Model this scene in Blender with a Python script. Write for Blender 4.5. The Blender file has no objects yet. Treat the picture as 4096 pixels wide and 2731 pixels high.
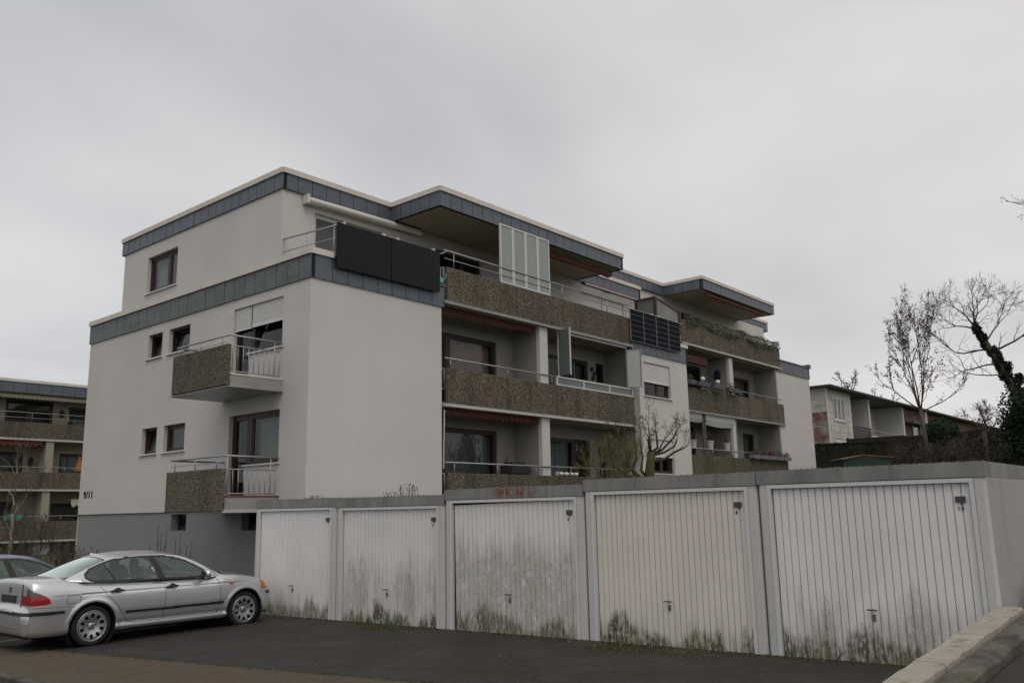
import bpy, math, random
import numpy as np
from mathutils import Matrix, Vector
random.seed(7)
scene = bpy.context.scene
COL = scene.collection
# ------------------------------------------------------------------ camera, sky, sun, exposure
CAM_POS = Vector((-11.658, -15.971, 2.076))
CR = Vector((0.65086692, -0.75896102, -0.01871964))
CU = Vector((-0.13455281, -0.13958612, 0.98102561))
CF = Vector((0.7471732, 0.63599834, 0.19297233))
FPX = 3451.79
cd = bpy.data.cameras.new('camera'); cam = bpy.data.objects.new('camera', cd); COL.objects.link(cam)
cd.sensor_width = 36.0; cd.sensor_fit = 'HORIZONTAL'; cd.lens = FPX / 4096 * 36.0
cd.clip_start = 0.1; cd.clip_end = 4000
cam.matrix_world = Matrix(((CR.x, CU.x, -CF.x, CAM_POS.x), (CR.y, CU.y, -CF.y, CAM_POS.y), (CR.z, CU.z, -CF.z, CAM_POS.z), (0, 0, 0, 1)))
scene.camera = cam
scene.render.resolution_x = 1024; scene.render.resolution_y = 682
GLOW_AZ = -35.0                          # the brighter side of the overcast
SUN_EL, SUN_AZ = 57.0, -125.0            # degrees; azimuth measured from +X towards +Y
world = bpy.data.worlds.new('World'); scene.world = world; world.use_nodes = True
nt = world.node_tree; nt.nodes.clear()
def N(t, typ, **kw):
    n = t.nodes.new(typ)
    for k, v in kw.items(): setattr(n, k, v)
    return n
w_out = N(nt, 'ShaderNodeOutputWorld'); w_bg = N(nt, 'ShaderNodeBackground'); w_bg2 = N(nt, 'ShaderNodeBackground'); w_add = N(nt, 'ShaderNodeMixShader')
sky = N(nt, 'ShaderNodeTexSky', sky_type='NISHITA', sun_disc=False)
sky.sun_elevation = math.radians(SUN_EL); sky.sun_rotation = math.radians(90 - SUN_AZ)
w_bg.inputs['Strength'].default_value = 0.10
nt.links.new(sky.outputs[0], w_bg.inputs['Color'])
tc = N(nt, 'ShaderNodeTexCoord')
sep = N(nt, 'ShaderNodeSeparateXYZ'); nt.links.new(tc.outputs['Generated'], sep.inputs[0])
def wmath(op, a, b=None, clamp=False):
    n = N(nt, 'ShaderNodeMath', operation=op, use_clamp=clamp)
    for i, v in enumerate((a, b)):
        if v is None: continue
        if isinstance(v, (int, float)): n.inputs[i].default_value = v
        else: nt.links.new(v, n.inputs[i])
    return n.outputs[0]
den = wmath('ADD', wmath('MAXIMUM', sep.outputs['Z'], 0.0), 0.22)
cmb = N(nt, 'ShaderNodeCombineXYZ')
nt.links.new(wmath('DIVIDE', sep.outputs['X'], den), cmb.inputs[0]); nt.links.new(wmath('DIVIDE', sep.outputs['Y'], den), cmb.inputs[1])
wm = N(nt, 'ShaderNodeMapping'); wm.inputs['Rotation'].default_value = (0, 0, 0.7); wm.inputs['Scale'].default_value = (0.9, 1.2, 1); wm.inputs['Location'].default_value = (3.1, 1.7, 0)
nt.links.new(cmb.outputs[0], wm.inputs[0])
wn = N(nt, 'ShaderNodeTexNoise'); wn.inputs['Scale'].default_value = 0.8; wn.inputs['Detail'].default_value = 4.5; wn.inputs['Roughness'].default_value = 0.5; wn.inputs['Distortion'].default_value = 0.25
nt.links.new(wm.outputs[0], wn.inputs['Vector'])
wr = N(nt, 'ShaderNodeValToRGB'); cr = wr.color_ramp
cr.elements[0].position = 0.32; cr.elements[0].color = (0.49, 0.503, 0.527, 1)
cr.elements[1].position = 0.68; cr.elements[1].color = (0.76, 0.756, 0.758, 1)
nt.links.new(wn.outputs['Fac'], wr.inputs[0])
# brighter, slightly pink towards the hidden sun's side of the sky
dotn = N(nt, 'ShaderNodeVectorMath', operation='DOT_PRODUCT'); nt.links.new(tc.outputs['Generated'], dotn.inputs[0])
dotn.inputs[1].default_value = (math.cos(math.radians(GLOW_AZ)), math.sin(math.radians(GLOW_AZ)), 0.25)
glow = wmath('MULTIPLY', wmath('ADD', dotn.outputs['Value'], 0.25), 0.75, True)
wmx = N(nt, 'ShaderNodeMix', data_type='RGBA', blend_type='MULTIPLY'); wmx.inputs['B'].default_value = (1.20, 1.145, 1.12, 1)
nt.links.new(glow, wmx.inputs['Factor']); nt.links.new(wr.outputs[0], wmx.inputs['A'])
nt.links.new(wmx.outputs['Result'], w_bg2.inputs['Color']); w_bg2.inputs['Strength'].default_value = 1.0
w_add.inputs[0].default_value = 0.93
nt.links.new(w_bg.outputs[0], w_add.inputs[1]); nt.links.new(w_bg2.outputs[0], w_add.inputs[2]); nt.links.new(w_add.outputs[0], w_out.inputs['Surface'])
sl = bpy.data.lights.new('sun', 'SUN'); sl.energy = 0.95; sl.angle = math.radians(40); sl.color = (1.0, 0.93, 0.85)
so = bpy.data.objects.new('sun', sl); COL.objects.link(so); so.location = (0, 0, 60)
sd = Vector((math.cos(math.radians(SUN_EL)) * math.cos(math.radians(SUN_AZ)), math.cos(math.radians(SUN_EL)) * math.sin(math.radians(SUN_AZ)), math.sin(math.radians(SUN_EL))))
so.rotation_euler = sd.to_track_quat('Z', 'Y').to_euler()
scene.view_settings.view_transform = 'Standard'; scene.view_settings.look = 'None'; scene.view_settings.gamma = 1.0
scene.view_settings.exposure = -0.04; scene.view_settings.use_curve_mapping = False
scene.cycles.max_bounces = 8; scene.cycles.diffuse_bounces = 1; scene.cycles.transparent_max_bounces = 16

# ------------------------------------------------------------------ helpers
def at_dist(px, py, D):
    """a point at horizontal distance D from the camera, in the direction of a photo pixel"""
    d = CF + CR * ((px - 2048) / FPX) - CU * ((py - 1365.5) / FPX)
    return CAM_POS + d * (D / math.hypot(d.x, d.y))
class MB:
    def __init__(s): s.v = []; s.f = []; s.mi = []
    def face(s, pts, m=0):
        i = len(s.v); s.v += [tuple(p) for p in pts]; s.f.append(tuple(range(i, i + len(pts)))); s.mi.append(m)
    def box(s, x0, x1, y0, y1, z0, z1, m=0):
        i = len(s.v)
        s.v += [(x0, y0, z0), (x1, y0, z0), (x1, y1, z0), (x0, y1, z0), (x0, y0, z1), (x1, y0, z1), (x1, y1, z1), (x0, y1, z1)]
        for f in ((0, 3, 2, 1), (4, 5, 6, 7), (0, 1, 5, 4), (1, 2, 6, 5), (2, 3, 7, 6), (3, 0, 4, 7)):
            s.f.append(tuple(i + k for k in f)); s.mi.append(m)
        return s
    def prism(s, pts, z0, z1, m=0):
        n = len(pts); i = len(s.v)
        s.v += [(p[0], p[1], z0) for p in pts] + [(p[0], p[1], z1) for p in pts]
        s.f.append(tuple(i + k for k in range(n))[::-1]); s.f.append(tuple(i + n + k for k in range(n))); s.mi += [m, m]
        for k in range(n):
            s.f.append((i + k, i + (k + 1) % n, i + n + (k + 1) % n, i + n + k)); s.mi.append(m)
        return s
    def tube(s, pts, rad, n=6, cap=True, m=0):
        if isinstance(rad, (int, float)): rad = [rad] * len(pts)
        pts = [Vector(p) for p in pts]; base = len(s.v); ref = None
        for k, p in enumerate(pts):
            t = (pts[min(k + 1, len(pts) - 1)] - pts[max(k - 1, 0)])
            if t.length < 1e-9: t = Vector((0, 0, 1))
            t.normalize()
            if ref is None: ref = Vector((0, 0, 1)) if abs(t.z) < 0.9 else Vector((1, 0, 0))
            a = t.cross(ref)
            if a.length < 1e-4: a = t.cross(Vector((0, 1, 0)))
            a.normalize(); b = t.cross(a); ref = a.cross(t)
            for j in range(n):
                w = 2 * math.pi * (j + 0.5) / n
                q = p + (a * math.cos(w) + b * math.sin(w)) * rad[k]; s.v.append((q.x, q.y, q.z))
        for k in range(len(pts) - 1):
            for j in range(n):
                s.f.append((base + k * n + j, base + k * n + (j + 1) % n, base + (k + 1) * n + (j + 1) % n, base + (k + 1) * n + j)); s.mi.append(m)
        if cap:
            s.f.append(tuple(base + j for j in range(n))[::-1]); s.f.append(tuple(base + (len(pts) - 1) * n + j for j in range(n))); s.mi += [m, m]
        return s
    def lathe(s, prof, c, axis='z', n=24, m=0):
        b = len(s.v)
        for (r, h) in prof:
            for j in range(n):
                w = 2 * math.pi * j / n; a, d = r * math.cos(w), r * math.sin(w)
                s.v.append((c[0] + a, c[1] + d, c[2] + h) if axis == 'z' else (c[0] + a, c[1] + h, c[2] + d))
        for k in range(len(prof) - 1):
            for j in range(n):
                s.f.append((b + k * n + j, b + k * n + (j + 1) % n, b + (k + 1) * n + (j + 1) % n, b + (k + 1) * n + j)); s.mi.append(m)
        return s
    def build(s, name, mats, parent=None, smooth=False, angle=None, local=False):
        me = bpy.data.meshes.new(name); me.from_pydata(s.v, [], s.f)
        for mm in (mats if isinstance(mats, (list, tuple)) else [mats]): me.materials.append(mm)
        if any(s.mi): me.polygons.foreach_set('material_index', s.mi)
        if smooth: me.polygons.foreach_set('use_smooth', [True] * len(me.polygons))
        if angle is not None: me.set_sharp_from_angle(angle=math.radians(angle))
        me.update()
        return link(name, me, parent, local)
def link(name, data, parent=None, local=False):
    o = bpy.data.objects.new(name, data); COL.objects.link(o)
    if parent is not None:
        o.parent = parent
        if not local and parent.type == 'EMPTY': o.matrix_parent_inverse = Matrix.Translation(-parent.location)
    return o
def empty(name, loc, label, cat, group=None, rz=0):
    o = bpy.data.objects.new(name, None); COL.objects.link(o); o.location = loc; o.rotation_euler = (0, 0, rz); o.empty_display_size = 0.3
    return tag(o, label, cat, group)
def tag(o, label, cat, group=None):
    o['label'] = label; o['category'] = cat
    if group: o['group'] = group
    return o
def struct(o): o['kind'] = 'structure'; return o
_boxes = {}
def piece(name, x0, x1, y0, y1, z0, z1, m, parent, ch=0.0):
    """one box-shaped piece; alike pieces share mesh data"""
    k = (round(x1 - x0, 4), round(y1 - y0, 4), round(z1 - z0, 4), m.name, ch)
    if k not in _boxes:
        a, b, c = k[0] / 2, k[1] / 2, k[2] / 2; mb = MB()
        if ch:
            t = min(ch, a * .45, b * .45, c * .45)
            import itertools
            vs = []; idx = {}
            for sx, sy, sz in itertools.product((-1, 1), repeat=3):
                for ax in range(3):
                    p = [sx * (a - t), sy * (b - t), sz * (c - t)]; p[ax] = (sx * a, sy * b, sz * c)[ax]
                    idx[(sx, sy, sz, ax)] = len(vs); vs.append(tuple(p))
            mb.v = vs
            def F(l): mb.f.append(tuple(idx[q] for q in l)); mb.mi.append(0)
            for ax in range(3):
                o1, o2 = [q for q in range(3) if q != ax]
                for s_ in (-1, 1):
                    l = []
                    for p, q in ((-1, -1), (1, -1), (1, 1), (-1, 1)):
                        w = [0, 0, 0]; w[ax] = s_; w[o1] = p; w[o2] = q; l.append((*w, ax))
                    F(l)
            for ax in range(3):
                o1, o2 = [q for q in range(3) if q != ax]
                for p, q in itertools.product((-1, 1), repeat=2):
                    w0 = [0, 0, 0]; w0[o1] = p; w0[o2] = q; w1 = list(w0); w0[ax] = -1; w1[ax] = 1
                    F([(*w0, o1), (*w1, o1), (*w1, o2), (*w0, o2)])
            for sx, sy, sz in itertools.product((-1, 1), repeat=3): F([(sx, sy, sz, 0), (sx, sy, sz, 1), (sx, sy, sz, 2)])
        else: mb.box(-a, a, -b, b, -c, c)
        me = bpy.data.meshes.new(name); me.from_pydata(mb.v, [], mb.f); me.materials.append(m)
        if ch:
            import bmesh
            bm = bmesh.new(); bm.from_mesh(me); bmesh.ops.recalc_face_normals(bm, faces=bm.faces); bm.to_mesh(me); bm.free()
        _boxes[k] = me
    o = link(name, _boxes[k], parent); o.location = ((x0 + x1) / 2, (y0 + y1) / 2, (z0 + z1) / 2)
    return o
# ------------------------------------------------------------------ materials
M = {}
def mat(name, col, rough=0.7, metal=0.0, spec=0.5, bump=None, var=None, coat=0.0):
    """principled material; bump=(scale,strength) fine relief; var=(scale,amount) soft colour variation"""
    m = bpy.data.materials.new(name); m.use_nodes = True; t = m.node_tree; b = t.nodes['Principled BSDF']
    b.inputs['Base Color'].default_value = (*col, 1); b.inputs['Roughness'].default_value = rough; b.inputs['Metallic'].default_value = metal
    b.inputs['Specular IOR Level'].default_value = spec; b.inputs['Coat Weight'].default_value = coat
    geo = N(t, 'ShaderNodeNewGeometry')
    if var:
        n = N(t, 'ShaderNodeTexNoise'); n.inputs['Scale'].default_value = var[0]; n.inputs['Detail'].default_value = 5; t.links.new(geo.outputs['Position'], n.inputs['Vector'])
        mr = N(t, 'ShaderNodeMapRange'); mr.inputs['From Min'].default_value = .25; mr.inputs['From Max'].default_value = .75; mr.inputs['To Min'].default_value = 1 - var[1]; mr.inputs['To Max'].default_value = 1 + var[1]
        t.links.new(n.outputs['Fac'], mr.inputs['Value'])
        x = N(t, 'ShaderNodeVectorMath', operation='SCALE'); x.inputs[0].default_value = col; t.links.new(mr.outputs[0], x.inputs['Scale']); t.links.new(x.outputs[0], b.inputs['Base Color'])
    if bump:
        n2 = N(t, 'ShaderNodeTexNoise'); n2.inputs['Scale'].default_value = bump[0]; n2.inputs['Detail'].default_value = 3; t.links.new(geo.outputs['Position'], n2.inputs['Vector'])
        bp = N(t, 'ShaderNodeBump'); bp.inputs['Strength'].default_value = bump[1]; bp.inputs['Distance'].default_value = 0.01; t.links.new(n2.outputs['Fac'], bp.inputs['Height']); t.links.new(bp.outputs[0], b.inputs['Normal'])
    M[name] = m; return m
def nodes(m): t = m.node_tree; return t, t.nodes['Principled BSDF']
def noise(t, scale, vec=None, detail=4, rough=.5, dist=0):
    n = N(t, 'ShaderNodeTexNoise'); n.inputs['Scale'].default_value = scale; n.inputs['Detail'].default_value = detail; n.inputs['Roughness'].default_value = rough; n.inputs['Distortion'].default_value = dist
    if vec is not None: t.links.new(vec, n.inputs['Vector'])
    return n.outputs['Fac']
def pos(t): return N(t, 'ShaderNodeNewGeometry').outputs['Position']
def mapping(t, vec, scale=(1, 1, 1), loc=(0, 0, 0)):
    n = N(t, 'ShaderNodeMapping'); n.inputs['Scale'].default_value = scale; n.inputs['Location'].default_value = loc; t.links.new(vec, n.inputs[0]); return n.outputs[0]
def mth(t, op, a, b=None, c=None, clamp=False):
    n = N(t, 'ShaderNodeMath', operation=op, use_clamp=clamp)
    for i, v in enumerate((a, b, c)):
        if v is None: continue
        if isinstance(v, (int, float)): n.inputs[i].default_value = v
        else: t.links.new(v, n.inputs[i])
    return n.outputs[0]
def mixc(t, fac, a, b, blend='MIX'):
    n = N(t, 'ShaderNodeMix', data_type='RGBA', blend_type=blend)
    for k, v in (('Factor', fac), ('A', a), ('B', b)):
        if isinstance(v, (int, float)): n.inputs[k].default_value = v
        elif isinstance(v, tuple): n.inputs[k].default_value = (*v, 1)
        else: t.links.new(v, n.inputs[k])
    return n.outputs['Result']
def maprange(t, v, a, b, c=0., d=1.):
    n = N(t, 'ShaderNodeMapRange'); t.links.new(v, n.inputs['Value'])
    for k, x in zip(('From Min', 'From Max', 'To Min', 'To Max'), (a, b, c, d)): n.inputs[k].default_value = x
    return n.outputs[0]
def ramp(t, fac, els):
    n = N(t, 'ShaderNodeValToRGB'); e = n.color_ramp.elements
    while len(e) < len(els): e.new(0.5)
    for q, (p, c) in zip(e, els): q.position = p; q.color = (*c, 1)
    t.links.new(fac, n.inputs[0]); return n.outputs[0]
def setb(t, b, h, strength=.4, dist=.01):
    bp = N(t, 'ShaderNodeBump'); bp.inputs['Strength'].default_value = strength; bp.inputs['Distance'].default_value = dist; t.links.new(h, bp.inputs['Height']); t.links.new(bp.outputs[0], b.inputs['Normal'])

def plaster(name, col, streak=.10, bs=.5):
    m = mat(name, col, .9, spec=.25); t, b = nodes(m); p = pos(t)
    big = noise(t, .45, p, 5, .55); st = noise(t, 1.0, mapping(t, p, (2.2, 2.2, .18)), 5, .6); fine = noise(t, 55, p, 4, .7)
    c = mixc(t, maprange(t, big, .3, .7), tuple(x * .93 for x in col), tuple(min(1, x * 1.04) for x in col))
    c = mixc(t, maprange(t, st, .55, .8, 0, streak * 2), c, tuple(x * .62 for x in col))
    c = mixc(t, maprange(t, fine, .3, .7, 0, .16), c, tuple(x * .7 for x in col))
    t.links.new(c, b.inputs['Base Color']); setb(t, b, fine, bs, .012); return m
plaster('plaster_warm', (.63, .60, .573), .06); plaster('plaster_loggia_shaded', (.31, .292, .268)); plaster('plinth_grey', (.265, .267, .265), .08); plaster('plaster_beige', (.36, .325, .26)); plaster('garage_paint', (.56, .545, .525), .28, .12)
mat('soffit', (.33, .29, .215), .85, var=(1.2, .10)); mat('coping', (.66, .60, .55), .7, var=(1.5, .10), bump=(40, .1))
m = mat('slate', (.115, .135, .165), .42, spec=.5); t, b = nodes(m); oi = N(t, 'ShaderNodeObjectInfo').outputs['Random']
c = mixc(t, maprange(t, noise(t, 3, pos(t), 5), .3, .7), (.064, .079, .099), (.108, .127, .154)); c = mixc(t, oi, c, (.116, .134, .158)); t.links.new(mixc(t, .5, c, (.084, .101, .126)), b.inputs['Base Color']); setb(t, b, noise(t, 30, pos(t)), .15)
m = mat('slate_mossy', (.12, .14, .12), .48); t, b = nodes(m); oi = N(t, 'ShaderNodeObjectInfo').outputs['Random']; p = pos(t)
c = mixc(t, maprange(t, noise(t, 1.6, mapping(t, p, (1, 1, 2.5)), 5), .3, .68), (.065, .085, .082), (.135, .155, .135)); c = mixc(t, mth(t, 'MULTIPLY', oi, .6), c, (.095, .112, .120)); t.links.new(c, b.inputs['Base Color']); setb(t, b, noise(t, 30, p), .15)
mat('slate_joint', (.008, .009, .011), .9)
def aggregate(name, seedloc=0., mossy=0.):
    m = mat(name, (.15, .11, .07), .9, spec=.3); t, b = nodes(m); p = mapping(t, pos(t), (1, 1, 1), (seedloc, 0, 0))
    v = N(t, 'ShaderNodeTexVoronoi'); v.inputs['Scale'].default_value = 52; t.links.new(p, v.inputs['Vector'])
    sp = N(t, 'ShaderNodeSeparateColor'); t.links.new(v.outputs['Color'], sp.inputs[0])
    c = ramp(t, sp.outputs[0], [(0, (.034, .028, .019)), (.38, (.112, .092, .062)), (.70, (.235, .197, .138)), (.92, (.53, .48, .39))])
    gap = maprange(t, v.outputs['Distance'], .0, .6); c = mixc(t, mth(t, 'MULTIPLY', gap, .65), c, (.05, .04, .028))
    st = noise(t, 1.0, mapping(t, p, (1.6, 1.6, .35)), 5, .6); c = mixc(t, maprange(t, st, .48, .72, 0, .65), c, (.026, .023, .015)); c = mixc(t, mth(t, 'MULTIPLY', N(t, 'ShaderNodeObjectInfo').outputs['Random'], .3), c, (.05, .042, .03))
    if mossy: c = mixc(t, maprange(t, noise(t, 1.3, p, 5), .4, .7, 0, mossy), c, (.09, .085, .03))
    t.links.new(c, b.inputs['Base Color']); setb(t, b, v.outputs['Distance'], -.8, .02); return m
aggregate('aggregate'); aggregate('aggregate_mossy', 5.3, .35)
mat('concrete', (.30, .295, .28), .9, var=(2.5, .18), bump=(60, .4)); mat('concrete_light', (.47, .45, .42), .85, var=(2, .14), bump=(60, .3)); mat('tile_red', (.17, .06, .035), .7)
m = mat('garage_fascia', (.235, .235, .225), .9); t, b = nodes(m); p = pos(t)
c = mixc(t, maprange(t, noise(t, 1.2, mapping(t, p, (2, 2, .6)), 6, .6), .3, .72), (.17, .172, .165), (.29, .285, .27))
c = mixc(t, maprange(t, noise(t, 2.2, mapping(t, p, (3, 3, .3)), 5, .65), .55, .75, 0, .7), c, (.085, .085, .08)); t.links.new(c, b.inputs['Base Color']); setb(t, b, noise(t, 70, p), .4)
mat('steel', (.36, .36, .36), .45, .6); mat('steel_dark', (.16, .155, .15), .5, .5); mat('white_metal', (.62, .62, .61), .4); mat('white_slat', (.68, .67, .65), .5); mat('cream_cassette', (.66, .63, .58), .4)
mat('brown_frame', (.045, .019, .013), .5); mat('dark_frame', (.016, .013, .012), .5); mat('redbrown_frame', (.065, .025, .018), .55); mat('white_frame', (.60, .60, .58), .45)
mat('curtain', (.52, .53, .53), .95); mat('curtain_pink', (.62, .36, .32), .95); mat('curtain_dark', (.24, .25, .25), .95); mat('black_plastic', (.015, .015, .017), .5); mat('room', (.10, .09, .08), .9)
mat('awning_red', (.095, .026, .017), .9); mat('awning_orange', (.20, .07, .04), .85); mat('awning_cream', (.55, .50, .38), .9); mat('awning_grey', (.50, .51, .51), .9); mat('wine_red', (.07, .02, .018), .9)
def glass(name, tint=(.55, .60, .58), refl=1.0, gcol=(.9, .9, .9)):
    m = bpy.data.materials.new(name); m.use_nodes = True; t = m.node_tree; t.nodes.clear(); o = N(t, 'ShaderNodeOutputMaterial')
    tr = N(t, 'ShaderNodeBsdfTransparent'); tr.inputs[0].default_value = (*tint, 1); gl = N(t, 'ShaderNodeBsdfGlossy'); gl.inputs['Roughness'].default_value = .02; gl.inputs['Color'].default_value = (*gcol, 1)
    ge = N(t, 'ShaderNodeNewGeometry'); dp = N(t, 'ShaderNodeVectorMath', operation='DOT_PRODUCT'); t.links.new(ge.outputs['Normal'], dp.inputs[0]); t.links.new(ge.outputs['Incoming'], dp.inputs[1])
    ca = mth(t, 'ABSOLUTE', dp.outputs['Value']); sch = mth(t, 'ADD', mth(t, 'MULTIPLY', mth(t, 'POWER', mth(t, 'SUBTRACT', 1.0, ca), 5), .95), .04)
    f = mth(t, 'MULTIPLY', sch, 1.3 * refl, clamp=True); mx = N(t, 'ShaderNodeMixShader'); t.links.new(f, mx.inputs[0]); t.links.new(tr.outputs[0], mx.inputs[1]); t.links.new(gl.outputs[0], mx.inputs[2]); t.links.new(mx.outputs[0], o.inputs[0])
    M[name] = m; return m
glass('glass'); glass('car_glass', (.76, .87, .81), 2.2, (.80, .92, .87)); glass('glass_dark', (.25, .27, .27), 1.1)
mat('frosted', (.28, .305, .29), .35, spec=.6, var=(25, .12)); mat('frosted_dark', (.12, .145, .135), .3, spec=.6)
mat('frosted_clear', (.15, .16, .14), .35, spec=.6, var=(2, .2))
m = mat('solar_black', (.008, .008, .009), .5, spec=.2)
m = mat('solar_cell', (.004, .005, .010), .45, spec=.04); mat('solar_line', (.33, .34, .36), .5)
# vegetation
mat('bark', (.085, .070, .055), .95, bump=(25, .5)); mat('bark_green', (.075, .064, .034), .95, var=(4, .3)); mat('twig', (.085, .068, .054), .95); mat('cut_wood', (.40, .20, .08), .9); mat('bark_pale', (.30, .26, .20), .9)
def leafmat(name, a, b_):
    m = mat(name, a, .75, spec=.3); t, b = nodes(m); t.links.new(mixc(t, maprange(t, noise(t, 3.5, pos(t), 3), .3, .7), a, b_), b.inputs['Base Color']); return m
mat('pane_mirror', (.012, .014, .016), .04, spec=.6); leafmat('ivy_leaf', (.010, .020, .008), (.030, .048, .018)); leafmat('hedge_leaf', (.013, .018, .008), (.034, .032, .017)); leafmat('ivy_variegated', (.03, .045, .02), (.15, .165, .11)); leafmat('seed_leaf', (.085, .065, .05), (.15, .115, .085)); leafmat('fuzz_leaf', (.095, .093, .034), (.165, .15, .06)); leafmat('bush_leaf', (.05, .06, .02), (.13, .10, .04)); leafmat('moss', (.05, .065, .012), (.10, .115, .03)); leafmat('dead_leaf', (.12, .06, .03), (.22, .13, .07))
# ------------------------------------------------------------------ ground, roads
GX = -1.45                                   # front plane of the garage row
def zg(X, Y): return .175 - .0148 * (Y + .4) + .0144 * (X + 1.45)
def zroad(X): return .74 + .035 * (X + 5.0)
def sstep(a, b, x): x = min(1, max(0, (x - a) / (b - a))); return x * x * (3 - 2 * x)
def terrain(X, Y):
    base = zg(max(-14, min(2, X)), max(-14, min(6, Y))) - .14
    left = sstep(3, 20, Y) * .30
    hill = sstep(3.9, 6.0, X) * (1.75 + .048 * max(0, X - 6)) * sstep(16, 2, Y)
    hill = min(hill, 4.4) + sstep(60, 400, X) * 6
    side = sstep(-13.9, -14.3, Y)
    z = base + left + hill
    zr = zroad(min(X, 60)) - .10
    bank = max(zr, zr + (z - zr) * sstep(-17.9, -24, Y)) if X > 8 else zr
    z = z * (1 - side) + bank * side
    st = sstep(-7.0, -7.4, X) * (1 - side)
    return z - .06 * st
def axis(lo, hi, near0, near1, step):
    a = [near0 + i * step for i in range(int((near1 - near0) / step) + 1)]
    d = step; x = near1
    while x < hi: d *= 1.35; x += d; a.append(min(x, hi))
    d = step; x = near0
    while x > lo: d *= 1.35; x -= d; a.insert(0, max(x, lo))
    return a
def sheet(name, xs, ys, zf, m):
    mb = MB(); n = len(ys)
    mb.v = [(x, y, zf(x, y)) for x in xs for y in ys]
    mb.f = [(i * n + j, (i + 1) * n + j, (i + 1) * n + j + 1, i * n + j + 1) for i in range(len(xs) - 1) for j in range(n - 1)]; mb.mi = [0] * len(mb.f)
    return struct(mb.build(name, m, smooth=True))
m = mat('grass_ground', (.06, .07, .02), 1.0); t, b = nodes(m); p = pos(t)
c = mixc(t, maprange(t, noise(t, 1.3, p, 6, .65), .3, .7), (.045, .055, .015), (.085, .10, .03)); c = mixc(t, maprange(t, noise(t, .5, p, 4), .55, .7), c, (.07, .05, .03)); t.links.new(c, b.inputs['Base Color']); setb(t, b, noise(t, 25, p, 5, .7), 1, .05)
sheet('ground', axis(-1500, 1500, -12, 44, 1.0), axis(-1500, 1500, -26, 40, 1.0), terrain, m)
m = mat('asphalt', (.05, .045, .043), .85, spec=.35); t, b = nodes(m); p = pos(t)
fine = noise(t, 120, p, 3, .7); big = noise(t, .9, p, 6, .6, .4)
c = mixc(t, maprange(t, fine, .35, .7), (.012, .0095, .009), (.044, .035, .032)); c = mixc(t, maprange(t, big, .35, .7, 0, .6), c, (.017, .0135, .013)); c = mixc(t, maprange(t, noise(t, 16, p, 4, .7), .42, .68, 0, .6), c, (.060, .047, .043))
vc = N(t, 'ShaderNodeTexVoronoi', feature='DISTANCE_TO_EDGE'); vc.inputs['Scale'].default_value = .55; wv = N(t, 'ShaderNodeVectorMath', operation='ADD'); wn2 = N(t, 'ShaderNodeTexNoise'); wn2.inputs['Scale'].default_value = 2.5; t.links.new(p, wn2.inputs['Vector']); t.links.new(p, wv.inputs[0]); t.links.new(wn2.outputs['Color'], wv.inputs[1]); t.links.new(wv.outputs[0], vc.inputs['Vector'])
c = mixc(t, mth(t, 'MULTIPLY', maprange(t, vc.outputs['Distance'], .012, .004), maprange(t, noise(t, .8, p, 3), .48, .58), clamp=True), c, (.012, .011, .010))
mo = mth(t, 'MULTIPLY', maprange(t, noise(t, 1.4, mapping(t, p, (2.2, 1, 1)), 6, .65), .52, .66), .65, clamp=True); sxx = N(t, 'ShaderNodeSeparateXYZ'); t.links.new(p, sxx.inputs[0])
c = mixc(t, mth(t, 'MULTIPLY', mo, maprange(t, sxx.outputs['X'], GX - .75, GX - .15)), c, (.055, .068, .016))
spk = N(t, 'ShaderNodeTexVoronoi'); spk.inputs['Scale'].default_value = 26; t.links.new(p, spk.inputs['Vector']); sps = N(t, 'ShaderNodeSeparateColor'); t.links.new(spk.outputs['Color'], sps.inputs[0])
c = mixc(t, mth(t, 'MULTIPLY', mth(t, 'GREATER_THAN', sps.outputs[0], .975), maprange(t, spk.outputs['Distance'], .25, .1)), c, (.20, .18, .16))
t.links.new(c, b.inputs['Base Color']); t.links.new(maprange(t, big, .3, .7, .55, .95), b.inputs['Roughness']); setb(t, b, fine, .5, .006)
struct_court = sheet('garage_court', [-5.95 + .35 * i for i in range(14)], [-13.75 + .45 * i for i in range(50)], lambda x, y: zg(x, y) if x > -5.9 else zg(x, y), M['asphalt'])
m = mat('paving', (.10, .075, .055), .95); t, b = nodes(m); p = pos(t)
br = N(t, 'ShaderNodeTexBrick'); br.inputs['Scale'].default_value = 1.0; br.inputs['Brick Width'].default_value = .20; br.inputs['Row Height'].default_value = .10; br.inputs['Mortar Size'].default_value = .006
br.inputs['Color1'].default_value = (.078, .053, .035, 1); br.inputs['Color2'].default_value = (.052, .036, .025, 1); br.inputs['Mortar'].default_value = (.032, .034, .016, 1)
t.links.new(p, br.inputs['Vector']); c = mixc(t, maprange(t, noise(t, 1.1, p, 6, .65), .45, .7, 0, .7), br.outputs['Color'], (.045, .048, .018)); c = mixc(t, maprange(t, noise(t, 45, p, 3, .7), .42, .7, 0, .7), c, (.135, .10, .068)); t.links.new(c, b.inputs['Base Color']); setb(t, b, noise(t, 60, p), .6, .01)
mat('wall_top', (.40, .365, .30), .95); mat('kerb_stone', (.12, .11, .10), .95, var=(3, .3), bump=(40, .5)); mat('asphalt_road', (.030, .025, .021), .92, var=(.8, .25), bump=(90, .6))
PAVE_IN = lambda y: -5.60 + (-.151) * (y + 3.12) if y < 1 else -6.22       # inner edge of the paved strip
mb = MB()
ys = [-13.7 + .5 * i for i in range(70)]
for a, b_ in zip(ys[:-1], ys[1:]):
    for k in range(4):
        f0, f1 = k / 4, (k + 1) / 4
        def pt(f, y): x = -7.0 + (PAVE_IN(y) + 7.0) * f; return (x, y, zg(x, y) + .008)
        mb.face([pt(f0, a), pt(f1, a), pt(f1, b_), pt(f0, b_)])
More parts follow.
